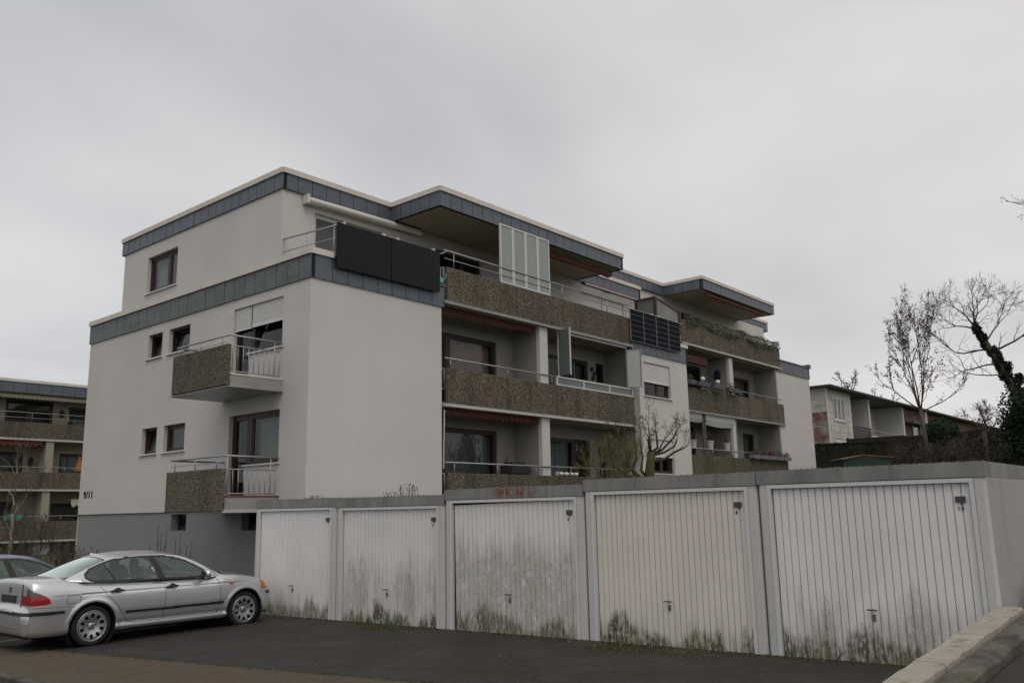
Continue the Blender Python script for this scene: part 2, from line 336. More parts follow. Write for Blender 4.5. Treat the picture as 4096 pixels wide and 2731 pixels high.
struct(mb.build('sidewalk', M['paving']))
sheet('street', [-30 + 1.2 * i for i in range(20)] + [-7.14], [-60 + 1.5 * i for i in range(90)], lambda x, y: terrain(x, y) + .085 if y > -14 else terrain(x, y) + .085, M['asphalt_road'])
sheet('side_road', [-7.0 + .8 * i for i in range(40)], [-17.6 + .375 * i for i in range(10)], lambda x, y: zroad(x), M['asphalt_road'])
# kerb stones: street kerb and the low retaining wall of the side road
kerb = struct(MB().box(-7.12, -7.02, -13.7, 21, -.2, -.19).build('street_kerb', M['kerb_stone']))
for i in range(34):
    y = -13.6 + i * 1.0; z = zg(-7.06, y + .5)
    piece('kerbstone', -7.14, -7.0, y, y + .985, z - .2, z + .015, M['kerb_stone'], kerb, .012)
def sloped_run(mb, x0, x1, y0, y1, f0, f1, n=12, ch=.02, jit=.006):
    """long concrete run with worn, chamfered edges"""
    rg = random.Random(int(n * 7 + y0 * 10)); q = len(mb.v); j = lambda: rg.uniform(-jit, jit)
    for i in range(n + 1):
        x = x0 + (x1 - x0) * i / n; z = f1(x); k = ch * rg.uniform(.5, 1.6); k2 = ch * rg.uniform(.5, 1.6)
        mb.v += [(x, y0, f0(x)), (x, y0 + j() * .5, z - k), (x, y0 + k + j(), z + j() * .5), (x, (y0 + y1) / 2, z + j() * .6), (x, y1 - k2 + j(), z + j() * .5), (x, y1 + j() * .5, z - k2), (x, y1, f0(x))]
    for i in range(n):
        for c_ in range(6): a = q + i * 7 + c_; mb.f.append((a, a + 1, a + 8, a + 7)); mb.mi.append(0)
    mb.f.append(tuple(q + k for k in range(7))); mb.f.append(tuple(q + n * 7 + k for k in range(7))[::-1]); mb.mi += [0, 0]
m = M['wall_top']; t, b = nodes(m); p = pos(t)
c = mixc(t, maprange(t, noise(t, 2.0, p, 6, .65), .3, .7), (.30, .27, .21), (.46, .425, .36)); c = mixc(t, maprange(t, noise(t, 3.5, p, 6, .7), .56, .68, 0, .8), c, (.12, .125, .05)); c = mixc(t, maprange(t, noise(t, 60, p, 3, .7), .35, .7, 0, .4), c, (.16, .145, .12))
jx = N(t, 'ShaderNodeSeparateXYZ'); t.links.new(p, jx.inputs[0]); jf = mth(t, 'LESS_THAN', mth(t, 'ABSOLUTE', mth(t, 'SUBTRACT', mth(t, 'FRACT', mth(t, 'MULTIPLY', jx.outputs['X'], .8)), .5)), .006); c = mixc(t, mth(t, 'MULTIPLY', jf, .8), c, (.04, .04, .03)); t.links.new(c, b.inputs['Base Color']); setb(t, b, noise(t, 45, p, 4, .7), .6, .015)
m = M['kerb_stone']; t, b = nodes(m); p = pos(t); c = mixc(t, maprange(t, noise(t, 3.0, p, 6, .7), .35, .65), (.040, .035, .030), (.13, .12, .10)); c = mixc(t, maprange(t, noise(t, 2.0, p, 5, .7), .55, .66, 0, .8), c, (.06, .065, .02)); t.links.new(c, b.inputs['Base Color'])
ktop = lambda x: .856 + (x + 5.19) * .0495 if x < -1.7 else 1.03 + (x + 1.7) * .01
mb = MB(); sloped_run(mb, -6.9, -1.47, -13.985, -13.75, lambda x: 0.1, ktop, 36, .016, .004)
rw = tag(mb.build('retaining_wall', M['wall_top']), 'low pale concrete retaining wall with sloping top beside the garage row', 'wall')
mb = MB(); sloped_run(mb, -6.9, 22, -14.20, -13.99, lambda x: 0.1, lambda x: ktop(x) - .045 if x < -1.5 else zroad(x) + .12, 110, .03, .006)
struct(mb.build('kerb', M['kerb_stone']))
mb = MB(); mb.face([(-5.9, .36, zg(-5.9, .4) + .004), (-3.2, .44, zg(-3.2, .4) + .004), (-3.2, .52, zg(-3.2, .5) + .004), (-5.9, .42, zg(-5.9, .5) + .004)])
mat('line_paint', (.24, .24, .235), .8, var=(8, .4)); struct(mb.build('parking_line', M['line_paint']))

# ------------------------------------------------------------------ building helpers
def PT(pl, c, u, n, z): return (c + n, u, z) if pl == 'X' else (u, c + n, z)
def pbox(mb, pl, c, u0, u1, n0, n1, z0, z1, m=0):
    if pl == 'X': mb.box(c + n0, c + n1, u0, u1, z0, z1, m)
    else: mb.box(u0, u1, c + n0, c + n1, z0, z1, m)
def ppiece(name, pl, c, u0, u1, n0, n1, z0, z1, m, parent, ch=0):
    if pl == 'X': return piece(name, c + n0, c + n1, u0, u1, z0, z1, m, parent, ch)
    return piece(name, u0, u1, c + n0, c + n1, z0, z1, m, parent, ch)
def wall(name, pl, c, u0, u1, z0, z1, ops, m, parent, depth=.16):
    us = sorted({u0, u1, *[o[0] for o in ops], *[o[1] for o in ops]}); zs = sorted({z0, z1, *[o[2] for o in ops], *[o[3] for o in ops]})
    mb = MB()
    for a, b_ in zip(us[:-1], us[1:]):
        for d, e in zip(zs[:-1], zs[1:]):
            mu, mz = (a + b_) / 2, (d + e) / 2
            if any(o[0] < mu < o[1] and o[2] < mz < o[3] for o in ops): continue
            mb.face([PT(pl, c, a, 0, d), PT(pl, c, b_, 0, d), PT(pl, c, b_, 0, e), PT(pl, c, a, 0, e)])
    def inside(mu, mz): return any(o[0] < mu < o[1] and o[2] < mz < o[3] for o in ops)
    for o in ops:
        for (ua, za, ub, zb_) in ((o[0], o[2], o[0], o[3]), (o[1], o[2], o[1], o[3]), (o[0], o[2], o[1], o[2]), (o[0], o[3], o[1], o[3])):
            cu = (ua + ub) / 2; cz = (za + zb_) / 2; e = .01
            if sum(inside(cu + du, cz + dz) for du in (-e, e) for dz in (-e, e)) >= 4: continue
            mb.face([PT(pl, c, ua, 0, za), PT(pl, c, ub, 0, zb_), PT(pl, c, ub, depth, zb_), PT(pl, c, ua, depth, za)])
    return mb.build(name, m, parent)
def curtain(pl, c, u0, u1, z0, z1, n, m, parent, amp=.025, wl=.14):
    mb = MB(); k = max(4, int((u1 - u0) / .025)); ph = random.random() * 6
    p = [(u0 + (u1 - u0) * i / k, n + amp * math.sin(ph + 6.283 * (u0 + (u1 - u0) * i / k) / wl) + .5 * amp * math.sin(2.3 * ph + 6.283 * i * .025 / .31)) for i in range(k + 1)]
    for (a, na), (b_, nb) in zip(p[:-1], p[1:]): mb.face([PT(pl, c, a, na, z0), PT(pl, c, b_, nb, z0), PT(pl, c, b_, nb, z1), PT(pl, c, a, na, z1)])
    return mb.build('curtain', m, parent, smooth=True)
def window(parent, pl, c, u0, u1, z0, z1, lights=None, fm='brown_frame', depth=.11, shutter=None, cur=None, sill=True, name='window', tilt=(), gm='glass', ft=.055, cur_z=None, shut_split=None):
    F = M[fm]; mb = MB(); lights = lights or [(u0, u1)]
    pbox(mb, pl, c, u0 + .002, u1 - .002, depth, depth + .07, z1 - ft, z1 - .002); pbox(mb, pl, c, u0 + .002, u1 - .002, depth, depth + .07, z0 + .002, z0 + ft)
    pbox(mb, pl, c, u0 + .002, u0 + ft, depth, depth + .07, z0 + ft, z1 - ft); pbox(mb, pl, c, u1 - ft, u1 - .002, depth, depth + .07, z0 + ft, z1 - ft)
    for (a, b_) in zip(lights[:-1], lights[1:]):
        mid = (a[1] + b_[0]) / 2; pbox(mb, pl, c, mid - ft * .8, mid + ft * .8, depth - .002, depth + .072, z0 + ft, z1 - ft)
    w = mb.build(name, F, parent)
    for i, (a, b_) in enumerate(lights):
        a2 = a + (ft if abs(a - u0) < 1e-6 else ft * .8); b2 = b_ - (ft if abs(b_ - u1) < 1e-6 else ft * .8); s0, s1 = z0 + ft, z1 - ft
        tl = math.tan(math.radians(9)) if i in tilt else 0
        sb = MB(); g = .05; n0, n1 = depth + .012, depth + .06
        def bar(ua, ub, za, zb_):
            v = []
            for n in (n0, n1):
                for (u, z) in ((ua, za), (ub, za), (ub, zb_), (ua, zb_)): v.append(PT(pl, c, u, n + tl * (z - s0), z))
            q = len(sb.v); sb.v += v
            for f in ((0, 1, 2, 3), (4, 7, 6, 5), (0, 4, 5, 1), (1, 5, 6, 2), (2, 6, 7, 3), (3, 7, 4, 0)): sb.f.append(tuple(q + k for k in f)); sb.mi.append(0)
        bar(a2, b2, s0, s0 + g); bar(a2, b2, s1 - g, s1); bar(a2, a2 + g, s0 + g, s1 - g); bar(b2 - g, b2, s0 + g, s1 - g)
        sb.build('sash', F, w)
        pm = MB(); nn = depth + .035
        pm.face([PT(pl, c, u, nn + tl * (z - s0), z) for (u, z) in ((a2 + g, s0 + g), (b2 - g, s0 + g), (b2 - g, s1 - g), (a2 + g, s1 - g))]); pm.build('pane', M[gm], w)
    if cur: 
        cz0 = z0 if cur_z is None else cur_z
        curtain(pl, c, u0 + .05, u1 - .05, cz0, z1 - .03, depth + .22, M[cur], w)
    if sill: ppiece('sill', pl, c, u0 - .06, u1 + .06, -.055, depth, z0 - .04, z0, M['white_metal'], w, .006)
    if shutter is not None:
        runs = shut_split or [(u0, u1)]
        for (a, b_) in runs:
            sm = MB(); z = z1 - .01
            while z - .045 > shutter:
                v = [(a + .02, .052, z), (b_ - .02, .052, z), (b_ - .02, .040, z - .010), (a + .02, .040, z - .010), (b_ - .02, .040, z - .038), (a + .02, .040, z - .038), (b_ - .02, .056, z - .045), (a + .02, .056, z - .045)]
                P = [PT(pl, c, *q) for q in v]
                sm.face([P[0], P[1], P[2], P[3]]); sm.face([P[3], P[2], P[4], P[5]]); sm.face([P[5], P[4], P[6], P[7]]); z -= .045
            pbox(sm, pl, c, a + .02, b_ - .02, .035, .06, shutter - .03, z)
            sm.build('roller_shutter', M['white_slat'], w)
    return w
def fascia(parent, a, b, z0, z1, cap, m='slate', pw=.42, capm='coping', skipcap=False, thick=.10):
    """slate-clad edge from a to b (2-D points, outside is on the right-hand side of a->b): backing, separate panels, coping"""
    a, b = Vector(a), Vector(b); d = b - a; L = d.length; d.normalize(); n = Vector((d.y, -d.x)); ang = math.atan2(d.y, d.x)
    bk = MB(); i0 = a - n * .018; i1 = b - n * .018; o0 = i0 - n * thick; o1 = i1 - n * thick
    bk.prism([i0, i1, o1, o0], z0 + .004, z1); back = bk.build('fascia', M['slate_joint'], parent)
    k = max(1, round(L / pw)); w = L / k
    key = ('panel', round(w, 4), round(z1 - z0, 4), m)
    if key not in _boxes:
        mb = MB(); mb.box(-w / 2 + .009, w / 2 - .009, -.018, 0.0, -(z1 - z0) / 2, (z1 - z0) / 2); me = bpy.data.meshes.new('panel'); me.from_pydata(mb.v, [], mb.f); me.materials.append(M[m]); _boxes[key] = me
    for i in range(k):
        o = link('panel', _boxes[key], back); q = a + d * (w * (i + .5)) ; jit = random.uniform(-.003, .003)
        o.location = (q.x + n.x * jit, q.y + n.y * jit, (z0 + z1) / 2); o.rotation_euler = (0, 0, ang + math.pi)
    if not skipcap:
        cb = MB(); e = .045; c0 = a + n * e - d * .0; c1 = b + n * e; cb.prism([c0, c1, c1 - n * .26, c0 - n * .26], z1 + .004, z1 + cap)
        cb.build('coping', M[capm], back)
    return back
def rail(parent, pts, r=.02, m='steel', name='rail', n=6):
    return MB().tube(pts, r, n).build(name, M[m], parent, smooth=True)
def scallop(pl, c, u0, u1, z1, drop, m, name, label, cat='awning', group=None, wave=.21, n=0.0, cassette=True, lean=.0):
    """rolled-up awning: cassette tube, arms' bar and a scalloped valance"""
    o = empty(name, PT(pl, c, (u0 + u1) / 2, n, z1 - drop), label, cat, group)
    mb = MB(); k = max(8, int((u1 - u0) / .03)); P = [u0 + (u1 - u0) * i / k for i in range(k + 1)]
    zz = [z1 - drop * (.62 + .38 * abs(math.sin(math.pi * (u - u0) / wave))) for u in P]
    nn = [n + .008 * math.sin(2 * math.pi * (u - u0) / (wave * 2.3)) for u in P]
    for i in range(k):
        A, B = P[i], P[i + 1]
        mb.face([PT(pl, c, A, nn[i] + lean, zz[i]), PT(pl, c, B, nn[i + 1] + lean, zz[i + 1]), PT(pl, c, B, n, z1), PT(pl, c, A, n, z1)])
    mb.build('valance', M[m], o, smooth=True)
    if cassette: MB().tube([PT(pl, c, u0, n + .06, z1 + .01), PT(pl, c, u1, n + .06, z1 + .01)], .055, 8).build('roller', M[m], o, smooth=True)
    return o
# ------------------------------------------------------------------ the apartment building
APT = empty('apartment_building', (9, 6, 0), 'long white plastered apartment block with slate fascias and pebble-dash balconies', 'building')
W = M['plaster_warm']
ZL0, ZL1, CAP = 7.46, 8.02, .15      # slate band of the lower block
ZR0, ZR1 = 10.43, 10.85              # slate band of the roof
# --- end wall
ops = [(6.78, 7.58, 6.50, 7.19), (5.30, 6.41, 6.50, 7.19), (6.78, 7.62, 3.81, 4.53), (5.30, 6.40, 3.81, 4.53), (2.42, 3.17, 5.17, 7.21), (1.06, 2.42, 6.0, 7.21), (2.42, 3.18, 2.50, 4.51), (1.06, 2.42, 3.28, 4.51)]
wall('wall', 'X', 0, 0, 11.33, 2.23, 7.7, ops, W, APT)
wall('plinth', 'X', .035, .03, 11.30, -.6, 2.23, [(5.05, 5.82, 1.75, 2.19), (1.5, 2.52, 1.76, 2.20)], M['plinth_grey'], APT, .22)
MB().box(.0, .2, .0, 11.33, 2.215, 2.229).build('drip_edge', M['steel_dark'], APT)
window(APT, 'X', .035, 5.05, 5.82, 1.75, 2.19, fm='dark_frame', depth=.20, sill=False, gm='glass_dark', name='cellar_window'); window(APT, 'X', .035, 1.5, 2.52, 1.76, 2.20, fm='dark_frame', depth=.20, sill=False, gm='glass_dark', name='cellar_window')
window(APT, 'X', 0, 6.78, 7.58, 6.50, 7.19, fm='dark_frame', tilt=(0,)); window(APT, 'X', 0, 5.30, 6.41, 6.50, 7.19, fm='dark_frame', tilt=(0,))
window(APT, 'X', 0, 6.78, 7.62, 3.81, 4.53, tilt=(0,)); window(APT, 'X', 0, 5.30, 6.40, 3.81, 4.53, cur='curtain_dark')
window(APT, 'X', 0, 2.42, 3.17, 5.17, 7.21, fm='dark_frame', shutter=6.66, sill=False, name='balcony_door', ft=.08); window(APT, 'X', 0, 1.06, 2.42, 6.0, 7.21, fm='dark_frame', shutter=6.67, tilt=(0,))
window(APT, 'X', 0, 2.42, 3.18, 2.50, 4.51, sill=False, name='balcony_door', ft=.09); window(APT, 'X', 0, 1.06, 2.42, 3.28, 4.51, cur='curtain', ft=.09)
# house number
def text_mesh(name, s, size, m, parent, M4, ext=.012):
    cu = bpy.data.curves.new(name, 'FONT'); cu.body = s; cu.size = size; cu.extrude = ext; cu.space_character = 1.3
    tmp = bpy.data.objects.new(name, cu); COL.objects.link(tmp); bpy.context.view_layer.update()
    me = bpy.data.meshes.new_from_object(tmp.evaluated_get(bpy.context.evaluated_depsgraph_get())); bpy.data.objects.remove(tmp); me.transform(M4); me.materials.clear(); me.materials.append(m)
    return link(name, me, parent)
text_mesh('house_number', '9/11', .30, M['black_plastic'], APT, Matrix(((0, 0, -1, -.012), (-.92, 0, 0, 11.0), (0, 1, 0, 2.70), (0, 0, 0, 1))))
# --- front of the first house (Y = 0)
wall('wall', 'Y', 0, 0, 4.22, -.6, 7.7, [], W, APT)
wall('wall', 'Y', 0, 13.9, 17.31, -.6, 7.7, [(14.22, 16.05, 5.98, 7.18), (14.24, 16.05, 3.28, 4.47)], W, APT)
window(APT, 'Y', 0, 14.22, 16.05, 5.98, 7.18, [(14.22, 15.3), (15.3, 16.05)], shutter=6.50); window(APT, 'Y', 0, 14.24, 16.05, 3.28, 4.47, [(14.24, 15.3), (15.3, 16.05)], shutter=3.88)
LW = M['plaster_loggia_shaded']  # darker copy of the wall plaster; the loggia's recess shade is in its colour
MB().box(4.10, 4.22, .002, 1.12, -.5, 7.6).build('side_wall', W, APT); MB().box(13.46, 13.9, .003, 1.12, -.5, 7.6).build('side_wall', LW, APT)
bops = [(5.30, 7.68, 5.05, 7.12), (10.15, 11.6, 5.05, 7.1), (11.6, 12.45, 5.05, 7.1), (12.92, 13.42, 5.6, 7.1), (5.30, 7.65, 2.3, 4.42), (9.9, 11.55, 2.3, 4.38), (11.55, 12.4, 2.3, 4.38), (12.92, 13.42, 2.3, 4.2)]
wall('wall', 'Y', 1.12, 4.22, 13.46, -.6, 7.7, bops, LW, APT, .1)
window(APT, 'Y', 1.12, *bops[0], [(5.30, 5.62), (5.62, 7.68)], fm='dark_frame', depth=.06, sill=False, cur='curtain_pink', ft=.09)
for o_, cur_ in zip(bops[1:4], (None, 'curtain_dark', None)): window(APT, 'Y', 1.12, *o_, fm='dark_frame', depth=.06, sill=False, cur=cur_)
window(APT, 'Y', 1.12, *bops[4], [(5.30, 5.42), (5.42, 7.65)], fm='brown_frame', depth=.06, sill=False, cur='curtain_dark', ft=.08)
window(APT, 'Y', 1.12, *bops[5], fm='brown_frame', depth=.06, sill=False, cur='curtain'); window(APT, 'Y', 1.12, *bops[6], fm='dark_frame', depth=.06, sill=False, name='balcony_door'); window(APT, 'Y', 1.12, *bops[7], fm='dark_frame', depth=.06, sill=False)
MB().box(8.44, 8.80, .16, 1.119, -.5, 7.58).build('partition', LW, APT); MB().box(8.42, 8.805, .02, .158, -.5, 7.58).build('pier', W, APT)
MB().box(.05, 17.25, .12, 11.28, 7.57, 7.74).build('terrace_slab', M['soffit'], APT)
wall('wall', 'Y', 11.33, 0, 17.31, -.6, 7.7, [], W, APT); wall('wall', 'X', 17.31, 0, 11.33, -.6, 7.7, [], W, APT)
def balcony(x0, x1, yf, yb, zt, joints, name='balcony', aggm='aggregate', lip='concrete', h=.945, rails=True, railz=.25, second=True, posts=None):
    """loggia balcony: slab, pebble-dash parapet panels, hand rail on posts"""
    zb = zt - h; s = MB().box(x0 - .12, x1 + .05, yf - .035, yb + .02, zb - .085, zb - .006).build(name, M[lip], APT)
    MB().box(x0 - .10, x1 + .03, yf + .17, yb + .01, zb - .004, zb + .06).build('floor', M['concrete'], s)
    xs = [x0] + joints + [x1]
    for a, b_ in zip(xs[:-1], xs[1:]): piece('parapet_panel', a + .010, b_ - .010, yf, yf + .12, zb, zt, M[aggm], s, .008)
    if rails:
        r = zt + railz; rail(s, [(x0 - .05, yf + .06, r), (x1 + .02, yf + .06, r)], .021)
        if second: rail(s, [(x0 - .05, yf + .06, zt + railz * .52), (x1 + .02, yf + .06, zt + railz * .52)], .011)
        for x in (posts or [x0 + .3 + i * (x1 - x0 - .6) / 5 for i in range(6)]): rail(s, [(x, yf + .06, zt - .02), (x, yf + .06, r - .01)], .012, name='post')
        # side return rails at the left end
        for zz in (zt - .02, zt - .55): rail(s, [(x0 - .07, yf + .06, zz), (x0 - .14, yf + .5, zz)], .012)
        for q in range(4): rail(s, [(x0 - .075 - .02 * q, yf + .06 + q * .1, zt - .55), (x0 - .075 - .02 * q, yf + .06 + q * .1, zt - .02)], .008, name='bar')
    return s
balcony(4.39, 13.46, -.056, 1.12, 8.607, [7.3, 10.2], railz=.47, posts=[4.71, 6.6, 9.0, 9.6, 12.1, 13.25], lip='concrete')
balcony(4.39, 13.46, -.056, 1.12, 5.836, [6.8, 9.1, 11.36], railz=.27, second=False, posts=[4.55, 6.9, 8.95], lip='concrete_light')
balcony(4.39, 13.46, -.056, 1.12, 3.088, [6.8, 9.1, 11.36], railz=.27, second=False, lip='concrete_light')
# --- slate bands of the first house
E0 = .04
fascia(APT, (-E0, 11.37), (-E0, -E0), ZL0, ZL1, CAP, 'slate_mossy', .455)
fascia(APT, (-E0 + .001, -E0), (.58, -E0), ZL0, ZL1, CAP, 'slate', .55); fascia(APT, (.58, -E0), (4.30, -E0), ZL0, ZL1, .05, 'slate', .465, 'slate')
fascia(APT, (4.30, -E0), (4.30, .5), ZL0, ZL1, .05, 'slate', .5, 'slate')
fascia(APT, (13.47, -E0), (16.75, -E0), ZL0, ZL1, .05, 'slate', .42, 'slate'); fascia(APT, (16.75, -E0), (17.35, -E0), ZL0, ZL1, CAP, 'slate', .6); fascia(APT, (17.35, -E0), (17.35, 11.37), ZL0, ZL1, CAP, 'slate', .46)
# --- top floor of the first house
wall('wall', 'X', .72, 2.3, 10.95, 7.74, 10.6, [(7.57, 9.38, 8.86, 10.02)], W, APT)
window(APT, 'X', .72, 7.57, 9.38, 8.86, 10.02, [(7.57, 8.22), (8.22, 9.38)], cur='curtain', ft=.08)
tops = [(1.75, 4.1, 7.78, 10.04), (6.3, 8.33, 7.78, 10.05), (9.4, 10.4, 7.78, 10.05), (13.78, 15.22, 7.78, 10.05), (15.22, 16.68, 7.78, 10.05)]
wall('wall', 'Y', 2.3, .72, 17.6, 7.74, 10.6, tops, W, APT, .12)
window(APT, 'Y', 2.3, *tops[0], [(1.75, 2.9), (2.9, 4.1)], fm='white_frame', sill=False, cur='curtain_dark', depth=.08)
window(APT, 'Y', 2.3, *tops[1], [(6.3, 7.5), (7.5, 8.33)], fm='dark_frame', sill=False, depth=.08); window(APT, 'Y', 2.3, *tops[2], fm='brown_frame', sill=False, depth=.08, name='balcony_door')
window(APT, 'Y', 2.3, *tops[3], fm='dark_frame', sill=False, depth=.08, shutter=8.2); window(APT, 'Y', 2.3, *tops[4], fm='dark_frame', sill=False, depth=.08, shutter=8.2)
wall('wall', 'Y', 10.95, .72, 17.6, 7.74, 10.6, [], W, APT); wall('wall', 'X', 17.6, 2.3, 10.95, 7.74, 10.6, [], W, APT)
def roof(pts, z0, z1, name='roof'):
    return MB().prism(pts, z0, z1).build(name, M['soffit'], APT)
rp = [(.675, 2.235), (4.39, 2.235), (4.39, .206), (13.535, .206), (13.535, 2.235), (17.9, 2.235), (17.9, 11.1), (.675, 11.1)]
roof([(.70, 2.26), (4.415, 2.26), (4.415, .23), (13.51, .23), (13.51, 2.26), (17.87, 2.26), (17.87, 11.08), (.70, 11.08)], ZR0 + .012, ZR1 + .06)
for a, b_, w_ in ((rp[7], rp[0], .405), (rp[0], rp[1], .46), (rp[1], rp[2], .42), (rp[2], rp[3], .44), (rp[3], rp[4], .42), (rp[4], rp[5], .44), (rp[5], rp[6], .46)): fascia(APT, a, b_, ZR0, ZR1, .145, 'slate', w_)
# terrace railing at the corner, frosted wind screen
s = rail(APT, [(.78, 2.28, 9.06), (.78, .03, 8.93), (4.0, .03, 8.93), (4.25, .03, 8.95), (4.45, .0, 9.08)], .022, name='terrace_railing')
rail(s, [(.78, 2.28, 8.72), (.78, .03, 8.62), (4.1, .03, 8.62)], .012); rail(s, [(.60, .05, 8.36), (4.1, .05, 8.36)], .014, 'steel_dark')
for y in (2.24, 1.3, .2): rail(s, [(.78, y, 7.75), (.78, y, 8.95 + .05 * y)], .013, name='post')
for i in range(8): rail(s, [(.62 + i * .13, .05, 7.95), (.62 + i * .13, .05, 8.36)], .009, 'steel_dark', name='bar')
scr = empty('glass_screen', (7.8, .02, 8.62), 'tall frosted glass wind screen in white frame on top balcony', 'glass screen')
for i in range(4):
    a = 6.66 + i * .585; f = MB(); f.box(a, a + .05, -.0, .05, 8.62, 10.42); f.box(a + .53, a + .575, -.0, .05, 8.62, 10.42); f.box(a + .05, a + .53, 0, .05, 8.62, 8.665); f.box(a + .05, a + .53, 0, .05, 10.375, 10.42)
    fo = f.build('frame', M['white_metal'], scr); MB().box(a + .05, a + .53, .018, .030, 8.665, 10.375).build('pane', M['frosted'], fo)
# --- end-wall balconies
def end_balcony(zt, zfloor, rusty):
    h = .92; s = MB().box(-1.39, -.002, .99, 3.30, zfloor - .25, zfloor).build('balcony', M['concrete'], APT)
    if rusty:
        MB().box(-1.43, 0.02, .95, 3.52, zfloor - .275, zfloor - .255).build('drip_sheet', M['steel'], s)
    else: MB().box(-1.42, -.005, .96, 3.33, zfloor - .33, zfloor - .253).build('drip_sheet', M['concrete_light'], s)
    MB().box(-1.36, -.003, .98, 1.05, zfloor + .002, zfloor + .04).build('tile_edge', M['coping' if rusty else 'tile_red'], s)
    piece('parapet_panel', -1.47, -1.37, .96, 3.34, zt - h, zt, M['aggregate'], s, .012)
    MB().box(-1.365, -.01, 3.24, 3.32, zt - h + .05, zt - .2).build('side_panel', M['steel_dark'], s)
    r = zt + (.21 if rusty else .27)
    rail(s, [(-.03, 3.28, r), (-1.40, 3.28, r), (-1.40, 1.0, r), (-.03, 1.0, r)], .022); rail(s, [(-1.40, 3.28, r - .14), (-1.40, 1.1, r - .14)], .008)
    for y in (3.1, 2.2, 1.3): rail(s, [(-1.40, y, zt - .02), (-1.40, y, r)], .014, name='post')
    z0, z1 = zfloor + .08, zt - .02
    rail(s, [(-1.32, 1.0, z0), (-.1, 1.0, z0)], .012); rail(s, [(-1.32, 1.0, z1), (-.1, 1.0, z1)], .012)
    for i in range(10): rail(s, [(-1.32 + i * 1.22 / 9, 1.0, z0), (-1.32 + i * 1.22 / 9, 1.0, z1 if i not in (0, 8) else r)], .009 if i not in (0, 8) else .014, name='bar')
    return s
end_balcony(5.84, 5.165, True); end_balcony(3.11, 2.49, False)
# --- second house, stepped up the slope and set back
DZ, DY = 1.097, 1.253
wall('wall', 'Y', DY, 17.31, 19.3, -.6, 8.8, [], W, APT); wall('wall', 'Y', DY, 28.42, 32.5, -.6, 8.8, [], W, APT)
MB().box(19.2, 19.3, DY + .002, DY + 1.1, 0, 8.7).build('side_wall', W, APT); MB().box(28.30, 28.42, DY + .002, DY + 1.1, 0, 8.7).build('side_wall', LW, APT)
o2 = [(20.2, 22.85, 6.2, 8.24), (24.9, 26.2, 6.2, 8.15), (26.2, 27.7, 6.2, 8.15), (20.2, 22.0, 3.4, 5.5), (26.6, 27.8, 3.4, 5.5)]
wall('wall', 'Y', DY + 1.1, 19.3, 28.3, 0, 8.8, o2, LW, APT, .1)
for o_, f_ in zip(o2, ('dark_frame', 'brown_frame', 'brown_frame', 'dark_frame', 'dark_frame')): window(APT, 'Y', DY + 1.1, *o_, fm=f_, depth=.06, sill=False, cur='curtain_dark' if o_[0] > 24 else None)
MB().box(23.47, 23.80, DY + .16, DY + 1.099, 0, 8.6).build('partition', LW, APT); MB().box(23.45, 23.805, DY + .02, DY + .158, 0, 8.6).build('pier', W, APT)
MB().box(17.35, 32.45, DY + .12, 12.5, 8.62, 8.80).build('terrace_slab', M['soffit'], APT)
balcony(19.3, 28.89, DY - .056, DY + 1.1, 9.704, [24.1], railz=.1, rails=False, lip='concrete_light')
balcony(19.3, 28.89, DY - .056, DY + 1.1, 6.933, [22.0, 24.1, 26.5], railz=.25, second=False, posts=[24.4, 25.3, 27.2, 28.6])
balcony(19.3, 28.89, DY - .056, DY + 1.1, 4.185, [22.0, 24.1, 26.5], aggm='aggregate_mossy', railz=.27, second=False)
fascia(APT, (28.45, DY - E0), (32.55, DY - E0), ZL0 + DZ, ZL1 + DZ, .06, 'slate', .45, 'slate'); fascia(APT, (32.55, DY - E0), (32.55, 12.6), ZL0 + DZ, ZL1 + DZ, .06, 'slate', .45, 'slate')
piece('coping', 32.35, 32.62, DY - .12, DY + .2, ZL1 + DZ, ZL1 + DZ + .2, M['slate'], APT)
wall('wall', 'X', 32.5, DY, 12.5, -.6, 8.8, [], W, APT); wall('wall', 'Y', 12.5, 17.31, 32.5, -.6, 8.8, [], W, APT)
wall('wall', 'Y', 3.5, 17.6, 32.4, 8.8, 11.6, [(22.5, 25.5, 8.85, 11.1)], W, APT); window(APT, 'Y', 3.5, 22.5, 25.5, 8.85, 11.1, [(22.5, 24), (24, 25.5)], fm='dark_frame', sill=False)
wall('wall', 'X', 32.4, 3.5, 12.4, 8.8, 11.6, [], W, APT); wall('wall', 'X', 17.7, 3.5, 12.4, 8.8, 11.6, [], W, APT)
q = [(17.65, 3.40), (21.75, 3.40), (21.75, 1.45), (29.22, 1.45), (29.22, 3.55), (33.1, 3.55), (33.1, 12.4), (17.65, 12.4)]
roof([(17.68, 3.42), (21.775, 3.42), (21.775, 1.475), (29.2, 1.475), (29.2, 3.57), (33.07, 3.57), (33.07, 12.38), (17.68, 12.38)], ZR0 + DZ + .012, ZR1 + DZ + .06)
for a, b_ in zip(q[:6] + [q[7]], q[1:7] + [q[0]]): fascia(APT, a, b_, ZR0 + DZ, ZR1 + DZ, .145, 'slate', .45)
